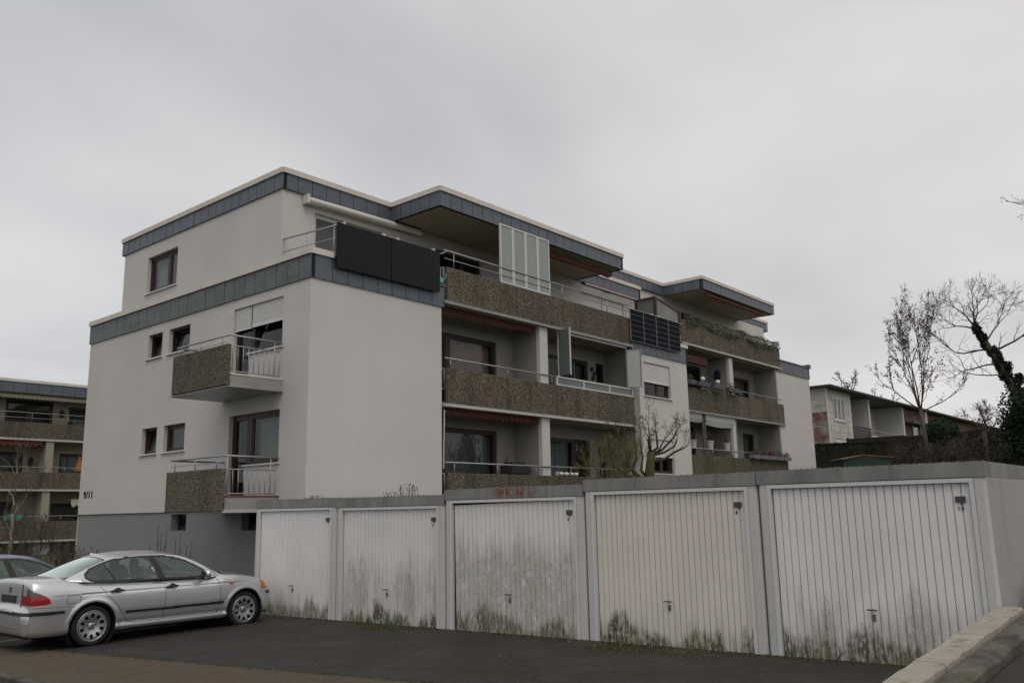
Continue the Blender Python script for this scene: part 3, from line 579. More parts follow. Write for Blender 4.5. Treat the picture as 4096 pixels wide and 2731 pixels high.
# ------------------------------------------------------------------ garages
def door_mat(name, col, lo, mid, seed, dark=1.0, uni=.25):
    """painted sheet-metal door with algae at the foot and grey washed streaks higher up; lo, mid: heights in metres"""
    m = mat(name, col, .55, spec=.4); t, b = nodes(m); p = pos(t); sx = N(t, 'ShaderNodeSeparateXYZ'); t.links.new(p, sx.inputs[0])
    h = mth(t, 'SUBTRACT', sx.outputs['Z'], mth(t, 'ADD', mth(t, 'MULTIPLY', sx.outputs['Y'], -.0148), .17))
    s1 = noise(t, 1.0, mapping(t, p, (1, 11, .9), (0, seed, seed)), 5, .65); s2 = noise(t, 1.0, mapping(t, p, (1, 3.2, .8), (0, seed * 1.7, 2)), 5, .6); s3 = noise(t, 1.0, mapping(t, p, (1, 28, 9), (0, seed, 0)), 4, .7); s4 = noise(t, 1.3, mapping(t, p, (1, 1, .6), (0, seed * .7, 1)), 3, .55)
    c = mixc(t, maprange(t, noise(t, 1.5, p, 5), .3, .7), tuple(x * .94 for x in col), tuple(x * 1.03 for x in col))
    # grey-green washed zone
    top = mth(t, 'ADD', mth(t, 'MULTIPLY', mth(t, 'SUBTRACT', s1, .5), 1.1), mid)
    zone = maprange(t, mth(t, 'SUBTRACT', mth(t, 'ADD', top, mth(t, 'MULTIPLY', mth(t, 'SUBTRACT', s2, .5), .9)), h), -.10, .35)
    zone = mth(t, 'MULTIPLY', mth(t, 'MINIMUM', mth(t, 'MAXIMUM', zone, 0), 1), maprange(t, s2, .36, .60, uni, .95)); c = mixc(t, mth(t, 'MULTIPLY', zone, .62), c, (.29, .285, .215))
    sp = mth(t, 'MULTIPLY', maprange(t, s3, .54, .64), zone, clamp=True); c = mixc(t, mth(t, 'MULTIPLY', sp, .55), c, (.15, .14, .095)); s5 = noise(t, 1.0, mapping(t, p, (1, 9, 5), (0, seed, 3)), 5, .75); c = mixc(t, mth(t, 'MULTIPLY', mth(t, 'MULTIPLY', maprange(t, s5, .54, .60), zone, clamp=True), .6), c, tuple(x * 1.02 for x in col))
    # algae at the foot
    al = maprange(t, mth(t, 'SUBTRACT', mth(t, 'ADD', mth(t, 'MULTIPLY', mth(t, 'SUBTRACT', mth(t, 'ADD', mth(t, 'MULTIPLY', s1, .40), mth(t, 'MULTIPLY', s4, .80)), .57), 1.5), lo), h), -.05, .12)
    al = mth(t, 'MULTIPLY', mth(t, 'MINIMUM', mth(t, 'MAXIMUM', al, 0), 1), maprange(t, s3, .38, .54, .30, 1)); c = mixc(t, mth(t, 'MULTIPLY', al, .95 * dark), c, mixc(t, maprange(t, s2, .35, .6), (.022, .021, .011), (.105, .105, .045)))
    t.links.new(c, b.inputs['Base Color']); return m
m = M['garage_fascia'].copy(); m.name = 'garage_fascia_rusty'; M[m.name] = m; t, b = nodes(m); p = pos(t); old = b.inputs['Base Color'].links[0].from_socket; sx = N(t, 'ShaderNodeSeparateXYZ'); t.links.new(p, sx.inputs[0])
ry = maprange(t, mth(t, 'ABSOLUTE', mth(t, 'ADD', sx.outputs['Y'], 7.28)), .50, .30); rn = maprange(t, noise(t, 1.0, mapping(t, p, (1, 14, 3), (0, 3, 0)), 5, .7), .40, .52); rz = maprange(t, sx.outputs['Z'], 2.25, 2.33); rz2 = maprange(t, sx.outputs['Z'], 2.444, 2.415)
rm_ = mth(t, 'MULTIPLY', mth(t, 'MULTIPLY', ry, rn, clamp=True), mth(t, 'MULTIPLY', rz, rz2, clamp=True), clamp=True); t.links.new(mixc(t, mth(t, 'MULTIPLY', rm_, .9), old, (.15, .048, .014)), b.inputs['Base Color'])
leafmat('moss_dry', (.10, .095, .05), (.22, .20, .15))
def leaves(mb, c, r, n, size, rng=random, flat=False):
    for i in range(n):
        d = Vector((rng.gauss(0, 1), rng.gauss(0, 1), rng.gauss(0, 1))); d.normalize(); rr = rng.random() ** .45
        p_ = Vector((c[0] + d.x * r[0] * rr, c[1] + d.y * r[1] * rr, c[2] + d.z * r[2] * rr))
        a = Vector((rng.gauss(0, 1), rng.gauss(0, 1), rng.gauss(0, .7))); a.normalize(); b_ = a.cross(Vector((rng.gauss(0, 1), rng.gauss(0, 1), rng.gauss(0, 1)))); b_.normalize()
        s_ = size * rng.uniform(.6, 1.3); mb.face([p_ - a * s_, p_ + b_ * s_ * .5, p_ + a * s_, p_ - b_ * s_ * .5])
joints = [-.33, -2.95, -5.76, -8.57, -11.22, -13.79]
tops_z = [2.385, 2.365, 2.44, 2.498, 2.505]
zbase = lambda y: zg(GX, y)
plaster('garage_side', (.41, .39, .372), .25); mat('stain_rust', (.20, .06, .015), .95, var=(9, .5)); mat('plate_dark', (.06, .055, .055), .5); mat('groove', (.24, .235, .22), .9); mat('void', (.008, .008, .008), .9)
specs = [('white up-and-over door, green algae along its foot, next to the house wall', (.76, .74, .725), .14, .30, 1.3, .8, None),
         ('white door with grey washed blotches across its middle and number 3', (.74, .72, .70), .12, 1.05, 4.1, 1.0, '3'),
         ('heavily streaked grimy door under a rusty patch on its roof edge, number 6', (.76, .74, .71), .22, 1.40, 7.7, .85, '6'),
         ('cream door with black mould only at its foot, number 8', (.71, .655, .59), .18, .28, 11.2, 1.0, '8'),
         ('wide white door beside the sloping retaining wall, number 10', (.77, .745, .73), .18, .60, 15.9, .95, '10')]
leanings = [0, 0, .035, 0, 0]
for gi in range(5):
    y1, y0 = joints[gi], joints[gi + 1]; zt = tops_z[gi]; zb = zbase((y0 + y1) / 2) - .12; fh = .165
    lab, col, lo, mid, seed, dk, num = specs[gi]
    G = empty('garage', (GX, (y0 + y1) / 2, zb + .12), 'concrete garage, ' + lab, 'garage', 'row of five concrete garages')
    ya, yb = y0 + .012, y1 - .012; zd = zt - fh; tw = .115          # side pier width
    b_ = MB(); xb = GX + 5.3
    # shell: chamfered piers, side walls, rear wall
    for s_, yo in ((1, ya), (-1, yb)):
        e = yo + s_ * tw
        b_.prism([(GX + .03, yo), (GX, yo + s_ * .03), (GX, e), (GX + .12, e), (GX + .12, yo + s_ * .08), (xb, yo + s_ * .08), (xb, yo)][::s_], zb - .2, zd)
    b_.box(xb - .08, xb, ya + .08, yb - .08, zb - .2, zd); b_.build('wall', M['garage_paint'], G)
    if gi == 4: MB().box(GX + .05, xb + .01, ya - .004, ya + .01, zb - .2, zd - .001).build('side_render', M['garage_side'], G)
    f = MB().box(GX - .012, xb + .02, ya - .004, yb + .004, zd + .003, zt).build('roof', M['garage_fascia' if gi != 2 else 'garage_fascia_rusty'], G)
    # gravel and moss crumbs along the roof edge
    r_ = MB(); rg = random.Random(gi)
    for i in range(420):
        y_ = rg.uniform(ya, yb)
        if rg.random() < .35 + .65 * (math.sin(y_ * 3.1) * math.sin(y_ * 1.3) > -.2): leaves(r_, (GX + .02 + .10 * rg.random(), y_, zt + .006), (.01, .01, .007), 1, .014, rg)
    ro = r_.build('moss_rim', M['moss_dry'], f); ro['kind'] = 'stuff'
    # frame
    fa, fb = ya + tw + .004, yb - tw - .004; zf = zd - .006; zl = zbase((y0 + y1) / 2) - .05
    fr = MB(); fr.box(GX - .008, GX + .09, fa, fa + .045, zl - .1, zf); fr.box(GX - .008, GX + .09, fb - .045, fb, zl - .1, zf); fr.box(GX - .0085, GX + .0905, fa + .045, fb - .045, zf - .045, zf)
    fr.build('frame', M['white_frame'], G)
    da, db = fa + .052, fb - .052; ztp = zf - .05
    dm = door_mat('door_paint_%d' % gi, col, lo, mid, seed, dk, .75 if gi == 2 else .25)
    nsl = 25 if gi != 3 else 27
    lean = leanings[gi]
    back = MB().box(GX + .0475, GX + .085, da, db, zl - .05, ztp).build('door', M['void' if lean else 'groove'], G)
    wsl = (db - da - (.03 if lean else 0)) / nsl; zmid = (zl - .02 + ztp) / 2; hsl = ztp - (zl - .02)
    key = 'slat%d' % gi; mb = MB(); g = .0035
    yy0, yy1, h2 = -wsl / 2 + g, wsl / 2 - g, hsl / 2
    mb.v = [(.013, yy0 - .002, -h2), (.0, yy0 + .005, -h2), (.0, yy1 - .005, -h2), (.013, yy1 + .002, -h2), (.013, yy0 - .002, h2), (.0, yy0 + .005, h2), (.0, yy1 - .005, h2), (.013, yy1 + .002, h2)]
    mb.f = [(0, 1, 5, 4), (1, 2, 6, 5), (2, 3, 7, 6), (4, 5, 6, 7), (3, 2, 1, 0)]; mb.mi = [0] * 5
    me = bpy.data.meshes.new('slat'); me.from_pydata(mb.v, [], mb.f); me.materials.append(dm)
    for i in range(nsl):
        o = link('slat', me, back); o.location = (GX + .034 + random.uniform(0, .003), da + wsl * (i + .5), zmid)
        if lean: o.rotation_euler = (-.016, 0, 0); o.location.y += .004; o.location.z += -.016 * (da + wsl * (i + .5) - (da + db) / 2) - .012
    # handle, name plate, number
    hy = (da + db) / 2 + (.02 if gi != 2 else .05); hz = zl + .62
    hd = MB(); hd.tube([(GX + .034, hy, hz), (GX - .015, hy, hz)], .011, 8); hd.tube([(GX - .018, hy - .055, hz), (GX - .018, hy + .055, hz)], .0095, 8); hd.box(GX + .026, GX + .0335, hy - .018, hy + .018, hz - .12, hz - .05); hd.build('handle', M['steel_dark'], back)
    py = da + .10; pz = ztp - .17
    pl = MB(); pl.box(GX + .018, GX + .031, py - .05, py + .05, pz - .032, pz + .032); pl.prism([(GX + .02, py - .022), (GX + .02, py + .002), (GX + .031, py + .002), (GX + .031, py - .022)], pz - .052, pz - .033); pl.build('name_plate', M['plate_dark'], back)
    if num: text_mesh('number', num, .058, M['black_plastic'], back, Matrix(((0, 0, -1, GX + .030), (-1, 0, 0, py + .04), (0, 1, 0, pz - .115), (0, 0, 0, 1))), .003)
# ------------------------------------------------------------------ things hung on the house
def solar(x0, x1, z0, z1, y, name, label, cells, group):
    o = empty(name, ((x0 + x1) / 2, y, z0), label, 'solar panel', group)
    MB().box(x0, x1, y - .035, y, z0, z1).build('frame', M['solar_black'] if not cells else M['steel'], o)
    g = .012; MB().box(x0 + g, x1 - g, y - .038, y - .0355, z0 + g, z1 - g).build('cell_sheet', M['solar_cell'] if cells else M['solar_black'], o)
    if cells:
        L = MB(); yy = y - .039
        for k in range(1, 6):
            z = z0 + (z1 - z0) * k / 6
            for j in range(24):
                a = x0 + (x1 - x0) * (j + .2) / 24; L.face([(a, yy, z - .004), (a + .045, yy, z - .004), (a + .045, yy, z + .004), (a, yy, z + .004)])
        xm = (x0 + x1) / 2; L.face([(xm - .009, yy, z0 + .02), (xm + .009, yy, z0 + .02), (xm + .009, yy, z1 - .02), (xm - .009, yy, z1 - .02)])
        L.build('cell_lines', M['solar_line'], o)
    cl = MB()
    for x in (x0 + .22, x1 - .22): cl.box(x - .02, x + .02, y - .045, y + .16, z1 - .01, z1 + .05)
    cl.build('clamp', M['white_metal'], o)
solar(.60, 2.285, 7.80, 8.91, -.125, 'solar_panel', 'plain black solar panel on the terrace rail nearer the house corner', False, 'solar panels hung on railings')
solar(2.31, 4.01, 7.80, 8.91, -.125, 'solar_panel', 'plain black solar panel on the terrace rail nearer the pebble-dash balcony', False, 'solar panels hung on railings')
solar(13.30, 15.0, 7.79, 8.93, -.11, 'solar_panel', 'gridded solar panel on the rail next to the long pebble-dash balcony', True, 'solar panels hung on railings')
solar(15.02, 16.70, 7.79, 8.93, -.11, 'solar_panel', 'gridded solar panel below the brown-framed wind screen post', True, 'solar panels hung on railings')
s = rail(APT, [(13.2, .05, 9.0), (17.26, .05, 9.0)], .02, name='terrace_railing'); rail(s, [(16.7, .05, 8.75), (17.26, .05, 8.75)], .012); rail(s, [(16.7, .05, 8.5), (17.26, .05, 8.5), (17.26, .05, 8.12), (16.7, .05, 8.12)], .014)
for x in (16.9, 17.05): rail(s, [(x, .05, 8.12), (x, .05, 8.5)], .01, name='bar')
# brown wind screen on the stepped terrace
ws = empty('wind_screen', (15.4, .05, 7.8), 'brown framed glass wind screen behind the gridded solar panels', 'glass screen')
mb = MB(); mb.box(15.36, 15.46, .04, .14, 7.8, 9.76); mb.box(15.36, 15.46, .86, .96, 7.8, 9.76); mb.box(17.08, 17.18, .04, .14, 7.8, 9.48)
mb.tube([(15.41, .09, 9.74), (15.41, .91, 9.74)], .05, 4); mb.tube([(15.46, .09, 9.73), (17.1, .09, 9.46)], .045, 4); mb.build('frame', M['redbrown_frame'], ws)
mb = MB(); mb.face([(15.41, .14, 8.0), (15.41, .86, 8.0), (15.41, .86, 9.70), (15.41, .14, 9.70)]); mb.build('pane', M['frosted_clear'], ws)
mb = MB(); mb.face([(15.46, .09, 8.0), (17.08, .09, 8.0), (17.08, .09, 9.43), (15.46, .09, 9.69)]); mb.build('pane', M['frosted_clear'], ws)
# awnings
aw = empty('awning', (3.4, 2.12, 10.25), 'closed cream awning cassette on the upper wall above the black solar panels', 'awning', 'awnings')
MB().tube([(1.40, 2.16, 10.27), (5.5, 2.16, 10.33)], .095, 12).build('cassette', M['cream_cassette'], aw, smooth=True, angle=50); MB().box(1.33, 1.40, 2.05, 2.28, 10.16, 10.40).build('bracket', M['cream_cassette'], aw)
def bar_awning(a, b, r, m, label, m2='steel'):
    o = empty('awning', ((a[0] + b[0]) / 2, a[1], a[2] - r), label, 'awning', 'awnings'); MB().tube([a, b], r, 8).build('roller', M[m], o, smooth=True)
    n = Vector((0, -1, 0)); MB().box(a[0], b[0], a[1] - r - .05, a[1] - r - .01, a[2] - r * .9, a[2] - r * .2).build('front_bar', M[m2], o)
    for f in (.2, .75):
        x = a[0] + (b[0] - a[0]) * f; MB().tube([(x, a[1] + .05, a[2] + .0), (x + .9, a[1] - .02, a[2] - r - .04)], .025, 6).build('arm', M['steel_dark'], o)
bar_awning((9.3, .72, 10.30), (13.42, .72, 10.30), .075, 'awning_orange', 'rolled orange awning under the projecting roof beside the frosted screen', 'awning_orange')
bar_awning((13.66, 2.08, 10.33), (17.6, 2.08, 10.33), .07, 'awning_orange', 'orange striped awning cassette above the white roller shutters', 'steel')
bar_awning((22.4, 1.68, 11.42), (28.4, 1.68, 11.42), .07, 'awning_orange', 'long orange awning under the far projecting roof', 'awning_orange')
scallop('Y', .17, 4.42, 8.35, 7.55, .20, 'awning_red', 'awning', 'rust red scalloped awning of the middle balcony with pink curtains', group='awnings')
scallop('Y', .12, 4.55, 8.45, 4.78, .19, 'awning_red', 'awning', 'rust red scalloped awning of the lowest balcony above the garages', group='awnings')
MB().tube([(4.30, -.02, 4.72), (4.33, .05, 3.2)], .016, 6).build('awning_pole', M['white_metal'], APT)
wr = empty('awning', (20.4, 1.5, 7.95), 'rolled wine red awning above the flower boxes of the far house', 'awning', 'awnings'); MB().box(19.4, 21.6, 1.35, 1.5, 8.0, 8.34).build('roller', M['wine_red'], wr); MB().tube([(19.4, 1.33, 8.02), (21.6, 1.33, 8.02)], .03, 6).build('front_bar', M['wine_red'], wr)
for x0, x1, drop, lab in ((19.4, 20.66, .36, 'short white fabric blind beside the grey post of the far lowest balcony'), (20.98, 23.5, .42, 'long white fabric blind between grey posts of the far lowest balcony')):
    o = empty('fabric_blind', ((x0 + x1) / 2, DY, 5.9 - drop), lab, 'blind', 'fabric blinds'); mb = MB(); k = 30
    for i in range(k):
        for (z0_, z1_, n0, n1) in ((5.9 - drop * .55, 5.9, .02, .0), (5.9 - drop, 5.9 - drop * .55, .05, -.03)):
            A, B = x0 + (x1 - x0) * i / k, x0 + (x1 - x0) * (i + 1) / k; sg = lambda u: -.06 * math.sin(math.pi * (u - x0) / (x1 - x0)) * (1 if z0_ < 5.6 else .5) * (1 if x1 - x0 > 2 else .3)
            mb.face([(A, DY + n0, z0_ + sg(A)), (B, DY + n0, z0_ + sg(B)), (B, DY + n1, z1_), (A, DY + n1, z1_)])
    mb.build('cloth', M['awning_grey'], o, smooth=True); MB().tube([(x0, DY + .02, 5.88), (x1, DY + .02, 5.88)], .03, 6).build('roller', M['white_metal'], o)
for x in (20.74, 20.9, 23.72): MB().box(x, x + .06, DY + .02, DY + .08, 4.1, 5.95).build('post', M['steel_dark'], APT)
# glazing of the middle balcony
gz = empty('balcony_glazing', (11.3, .0, 5.85), 'folding frosted glass balcony glazing in white frame on the middle balcony', 'glazing')
mb = MB(); mb.box(9.16, 13.45, -.03, .03, 6.085, 6.13); mb.box(9.16, 13.45, -.03, .03, 5.845, 5.885)
for x in (9.16, 10.55, 12.0, 13.39): mb.box(x, x + .055, -.028, .028, 5.885, 6.085)
mb.build('frame', M['white_frame'], gz)
for a, b_ in ((9.215, 10.55), (10.605, 12.0), (12.055, 13.39)): piece('pane', a, b_, -.006, .006, 5.885, 6.085, M['frosted_dark'], gz)
mb = MB(); mb.box(9.34, 9.375, -.44, -.40, 6.14, 7.62); mb.box(9.34, 9.385, .02, .05, 6.14, 7.62); mb.build('leaf_frame', M['white_frame'], gz); MB().box(9.352, 9.366, -.40, .02, 6.16, 7.60).build('leaf_pane', M['frosted_dark'], gz)
mb = MB(); mb.box(13.15, 13.19, -.0, .04, 6.13, 7.62); mb.box(13.34, 13.372, -.46, -.43, 6.14, 7.45); mb.tube([(13.2, .02, 7.45), (13.36, -.45, 7.45)], .016, 4); mb.tube([(13.2, .02, 6.15), (13.36, -.45, 6.15)], .016, 4); mb.build('leaf_frame', M['steel'], gz)
mb = MB(); mb.face([(13.2, .02, 6.17), (13.355, -.44, 6.17), (13.355, -.44, 7.44), (13.2, .02, 7.44)]); mat('frosted_pale', (.46, .50, .47), .4); mb.build('leaf_pane', M['frosted_pale'], gz)
mb = MB(); mb.box(9.2, 13.15, -.02, .05, 7.50, 7.585); mb.build('track', M['steel'], gz)
# small belongings on the balconies
mat('can_green', (.10, .32, .22), .5); mat('teal_plastic', (.09, .33, .27), .5); mat('globe_white', (.75, .74, .70), .35); mat('pot_cream', (.50, .48, .43), .7); mat('box_grey', (.15, .16, .165), .6); mat('deep_blue', (.02, .03, .06), .6); mat('flower_red', (.20, .03, .05), .8); mat('orange_fabric', (.30, .13, .04), .9); mat('violet', (.12, .06, .16), .8); mat('dark_cloth', (.03, .03, .035), .9)
wc = empty('watering_can', (4.2, .05, 8.1), 'small mint green watering can hanging beside the top parapet', 'watering can')
mb = MB(); mb.lathe([(.0, 0), (.075, 0), (.07, .12), (.03, .17), (.0, .17)], (4.22, .02, 8.12), n=14); mb.build('body', M['can_green'], wc, smooth=True, angle=40)
MB().tube([(4.27, .02, 8.16), (4.36, -.02, 8.30), (4.40, -.02, 8.40)], [.02, .014, .022], 8).build('spout', M['can_green'], wc); MB().tube([(4.16, .02, 8.2), (4.12, .02, 8.3), (4.18, .02, 8.4), (4.26, .02, 8.36)], .010, 6).build('handle', M['can_green'], wc)
fb_lab = ['grey flower box with green tuft at the wall end of its railing', 'grey flower box with a white globe lamp, nearer the house corner', 'grey flower box with a white globe lamp, in front of the dark wall hat', 'grey flower box with dried brown flowers in front of the pier']
for i, (x, w_) in enumerate(((19.62, .55), (20.58, .95), (21.9, .95), (23.25, .95))):
    o = empty('flower_box', (x, DY - .14, 7.0), fb_lab[i], 'flower box', 'flower boxes on the far middle balcony'); z = 7.02
    mb = MB(); mb.v = [(x - w_ / 2, DY - .28, z + .16), (x + w_ / 2, DY - .28, z + .16), (x + w_ / 2, DY - .04, z + .16), (x - w_ / 2, DY - .04, z + .16), (x - w_ / 2 + .05, DY - .25, z), (x + w_ / 2 - .05, DY - .25, z), (x + w_ / 2 - .05, DY - .07, z), (x - w_ / 2 + .05, DY - .07, z)]
    mb.f = [(0, 1, 5, 4), (1, 2, 6, 5), (2, 3, 7, 6), (3, 0, 4, 7), (4, 5, 6, 7)]; mb.mi = [0] * 5; mb.build('box', M['box_grey'], o)
    MB().box(x - w_ / 2 + .02, x + w_ / 2 - .02, DY - .26, DY - .06, z + .13, z + .14).build('soil', M['dark_cloth'], o)
    mb = MB(); mb.tube([(x - w_ * .35, DY - .29, z + .09), (x + w_ * .35, DY - .29, z + .09)], .008, 5); mb.tube([(x - w_ * .3, DY - .29, z + .1), (x - w_ * .3, DY - .26, z - .06), (x - w_ * .3, DY - .02, z - .06)], .008, 5); mb.tube([(x + w_ * .3, DY - .29, z + .1), (x + w_ * .3, DY - .26, z - .06), (x + w_ * .3, DY - .02, z - .06)], .008, 5); mb.build('bracket', M['black_plastic'], o)
    if i in (0, 3): mb = MB(); leaves(mb, (x, DY - .15, z + .26), (w_ * .45, .14, .18), 160, .035); mb.build('plants', M['dead_leaf' if i == 3 else 'bush_leaf'], o)
for x, lab in ((20.62, 'white globe lamp standing in the flower box nearer the house corner'), (21.95, 'white globe lamp standing in the flower box by the wall hat'), (23.28, 'small white globe lamp among dried flowers')):
    r_ = .10 if x < 23 else .07; o = empty('globe_lamp', (x, DY - .15, 7.15), lab, 'lamp', 'globe lamps'); mb = MB(); mb.lathe([(r_ * math.sin(a * math.pi / 12), -r_ * math.cos(a * math.pi / 12)) for a in range(13)], (x, DY - .15, 7.24 + r_), n=18); mb.build('globe', M['globe_white'], o, smooth=True); MB().tube([(x, DY - .15, 7.14), (x, DY - .15, 7.26)], .02, 8).build('stem', M['white_metal'], o)
o = empty('wall_ornament', (23.44, 1.85, 7.7), 'round dark blue ornament on the loggia partition', 'ornament'); mb = MB()
for k in range(16): a0, a1 = 2 * math.pi * k / 16, 2 * math.pi * (k + 1) / 16; mb.face([(23.40, 1.85, 7.88), (23.43, 1.85 + .17 * math.cos(a0), 7.88 + .24 * math.sin(a0)), (23.43, 1.85 + .17 * math.cos(a1), 7.88 + .24 * math.sin(a1))])
mb.build('disc', M['deep_blue'], o); MB().tube([(23.43, 1.85, 8.10), (23.43, 1.85, 8.22)], .01, 5).build('hook', M['black_plastic'], o)
def pot(x, y, z, r, h, m, label, plant=None):
    o = empty('plant_pot', (x, y, z), label, 'plant pot', 'pots on the balconies'); mb = MB(); mb.lathe([(0, 0), (r * .72, 0), (r, h), (r * 1.08, h), (r * 1.08, h + .03), (r * .9, h + .03), (r * .85, h - .02), (0, h - .02)], (x, y, z), n=16); mb.build('pot', M[m], o, smooth=True, angle=30)
    if plant: 
        mb = MB(); leaves(mb, (x, y, z + h + .18), (r * .7, r * .7, .2), 60, .05); mb.build('plant', M[plant], o); MB().tube([(x, y, z + h), (x + .02, y, z + h + .5)], .012, 5).build('stick', M['bark'], o)
pot(20.04, DY + .16, 4.46, .16, .32, 'pot_cream', 'cream pot hanging on the far lowest rail, next to the grey post', None); pot(21.48, DY + .16, 4.46, .17, .34, 'pot_cream', 'cream pot with a thin white stick on the far lowest rail', 'bush_leaf'); pot(23.0, DY + .16, 4.44, .17, .34, 'pot_cream', 'cream pot on the far lowest rail by the pier', 'bush_leaf')
for i, (x, mm, lab) in enumerate(((25.08, 'bush_leaf', 'grey railing planter at the door end of the lowest far balcony'), (25.97, 'seed_leaf', 'grey railing planter with withered brown sprigs'), (26.8, 'flower_red', 'grey railing planter with dark red blooms mid rail'), (27.63, 'seed_leaf', 'grey railing planter before the last one on the rail'), (28.46, 'flower_red', 'grey railing planter with red trailing plant at the rail end'))):
    o = empty('flower_box', (x, DY - .15, 4.18), lab, 'flower box', 'planters on the far lowest balcony'); mb = MB(); mb.prism([(x - .36, DY - .26), (x + .36, DY - .26), (x + .40, DY - .06), (x - .40, DY - .06)], 4.20, 4.36); mb.build('box', M['box_grey'], o)
    mb = MB(); leaves(mb, (x, DY - .16, 4.46), (.36, .13, .16), 130, .04); mb.build('plants', M[mm], o)
# ivy on the far top parapet
mb = MB(); rng = random.Random(3)
for i in range(5200):
    x = rng.uniform(19.6, 28.85); fr_ = (x - 19.6) / 9.3; d0 = .12 + .32 * (.5 + .5 * math.sin(x * 1.7)) * (.4 + .6 * rng.random()); z = 9.99 - (d0 + .22) * rng.random() ** 1.1 + .05 * math.sin(x * 3.1); y = DY - .06 - .10 * rng.random() + (.16 * rng.random() if z > 9.72 else 0)
    a = Vector((rng.gauss(0, 1), rng.gauss(0, .5), rng.gauss(0, 1))).normalized(); b_ = a.cross(Vector((rng.gauss(0, .6), -1, rng.gauss(0, .6)))).normalized(); s_ = .032 * rng.uniform(.6, 1.4); p_ = Vector((x, y, z)); mb.face([p_ - a * s_, p_ + b_ * s_ * .6, p_ + a * s_, p_ - b_ * s_ * .6])
iv = empty('climbing_ivy', (24.2, DY - .1, 9.4), 'variegated ivy spilling over the far top balcony parapet', 'ivy'); mb.build('foliage', M['ivy_variegated'], iv); MB().tube([(19.6, DY - .02, 9.95), (28.85, DY - .02, 9.95)], .02, 5).build('stem', M['bark'], iv)
# lowest near balcony: grill, orchid, pumpkins, chair, lamp
gr = empty('grill', (7.75, .45, 2.25), 'dark covered grill on the lowest balcony by the partition', 'grill'); mb = MB(); mb.prism([(7.35, .3), (8.2, .3), (8.2, .75), (7.35, .75)], 3.15, 3.38); mb.prism([(7.45, .36), (8.05, .36), (8.05, .7), (7.45, .7)], 3.385, 3.48); mb.build('hood', M['dark_cloth'], gr)
for x in (7.4, 8.12): MB().box(x, x + .04, .4, .44, 2.25, 3.15).build('leg', M['black_plastic'], gr)
for i, x in enumerate((9.35, 9.6, 9.85, 10.1)):
    mb = MB(); mb.lathe([(.085 * math.sin(a * math.pi / 8) ** .8 if 0 < a < 8 else 0.0, -.06 * math.cos(a * math.pi / 8)) for a in range(9)], (x, .06, 3.16), n=14); o = empty('ball_ornament', (x, .06, 3.10), ['pale ball ornament on the parapet next to the pier', 'pale ball ornament second from the pier', 'pale ball ornament third from the pier', 'pale ball ornament farthest from the pier'][i], 'ornament', 'ball ornaments'); mb.build('ball', M['globe_white'], o, smooth=True); MB().tube([(x, .06, 3.21), (x, .06, 3.235)], .012, 6).build('stub', M['bark'], o)
o = empty('orchid_pot', (9.45, .3, 3.1), 'potted purple orchid behind the lowest parapet', 'plant pot'); mb = MB(); mb.lathe([(0, 0), (.05, 0), (.07, .12), (0, .12)], (9.45, .3, 3.12), n=12); mb.build('pot', M['globe_white'], o); mb = MB(); leaves(mb, (9.45, .3, 3.42), (.12, .08, .14), 70, .04); mb.build('flowers', M['violet'], o); MB().box(9.3, 9.75, .2, .5, 2.2, 3.12).build('stand', M['dark_cloth'], o)
ch = empty('garden_chair', (12.7, .45, 2.25), 'dark metal garden chair with lattice back on the lowest balcony', 'chair'); mb = MB()
for x in (12.55, 12.95): mb.tube([(x, .5, 2.25), (x, .52, 3.45)], .014, 6)
mb.tube([(12.55, .52, 3.42), (12.95, .52, 3.42)], .014, 6); mb.tube([(12.55, .52, 3.1), (12.95, .52, 3.1)], .012, 6); mb.tube([(12.55, .52, 3.1), (12.95, .52, 3.42)], .009, 5); mb.tube([(12.55, .52, 3.42), (12.95, .52, 3.1)], .009, 5); mb.build('backrest', M['black_plastic'], ch); MB().box(12.53, 12.97, .1, .5, 2.66, 2.70).build('seat', M['black_plastic'], ch)
for x in (12.55, 12.95): MB().tube([(x, .12, 2.25), (x, .12, 2.68)], .012, 6).build('leg', M['black_plastic'], ch)
o = empty('broom', (7.95, .9, 2.25), 'thin brown broom leaning in the corner of the lowest balcony', 'broom'); MB().tube([(7.9, .95, 2.3), (8.0, 1.05, 3.7)], .014, 6).build('stick', M['redbrown_frame'], o); MB().box(7.78, 8.02, .9, .98, 2.22, 2.34).build('brush', M['dark_cloth'], o)
o = empty('wall_flower', (12.68, 1.08, 6.3), 'dark metal flower wall ornament beside the glazed balcony window', 'ornament'); mb = MB()
mb.tube([(12.68, 1.06, 6.2), (12.7, 1.05, 6.6), (12.62, 1.05, 6.85)], .012, 5)
mb.build('stem', M['black_plastic'], o)
for (x, z) in ((12.6, 6.86), (12.76, 6.72), (12.66, 6.55)):
    mb = MB(); mb.lathe([(0, -.02), (.075, -.015), (.08, .0), (0, .02)], (x, 1.05, z), axis='y', n=8); mb.build('blossom', M['black_plastic'], o)
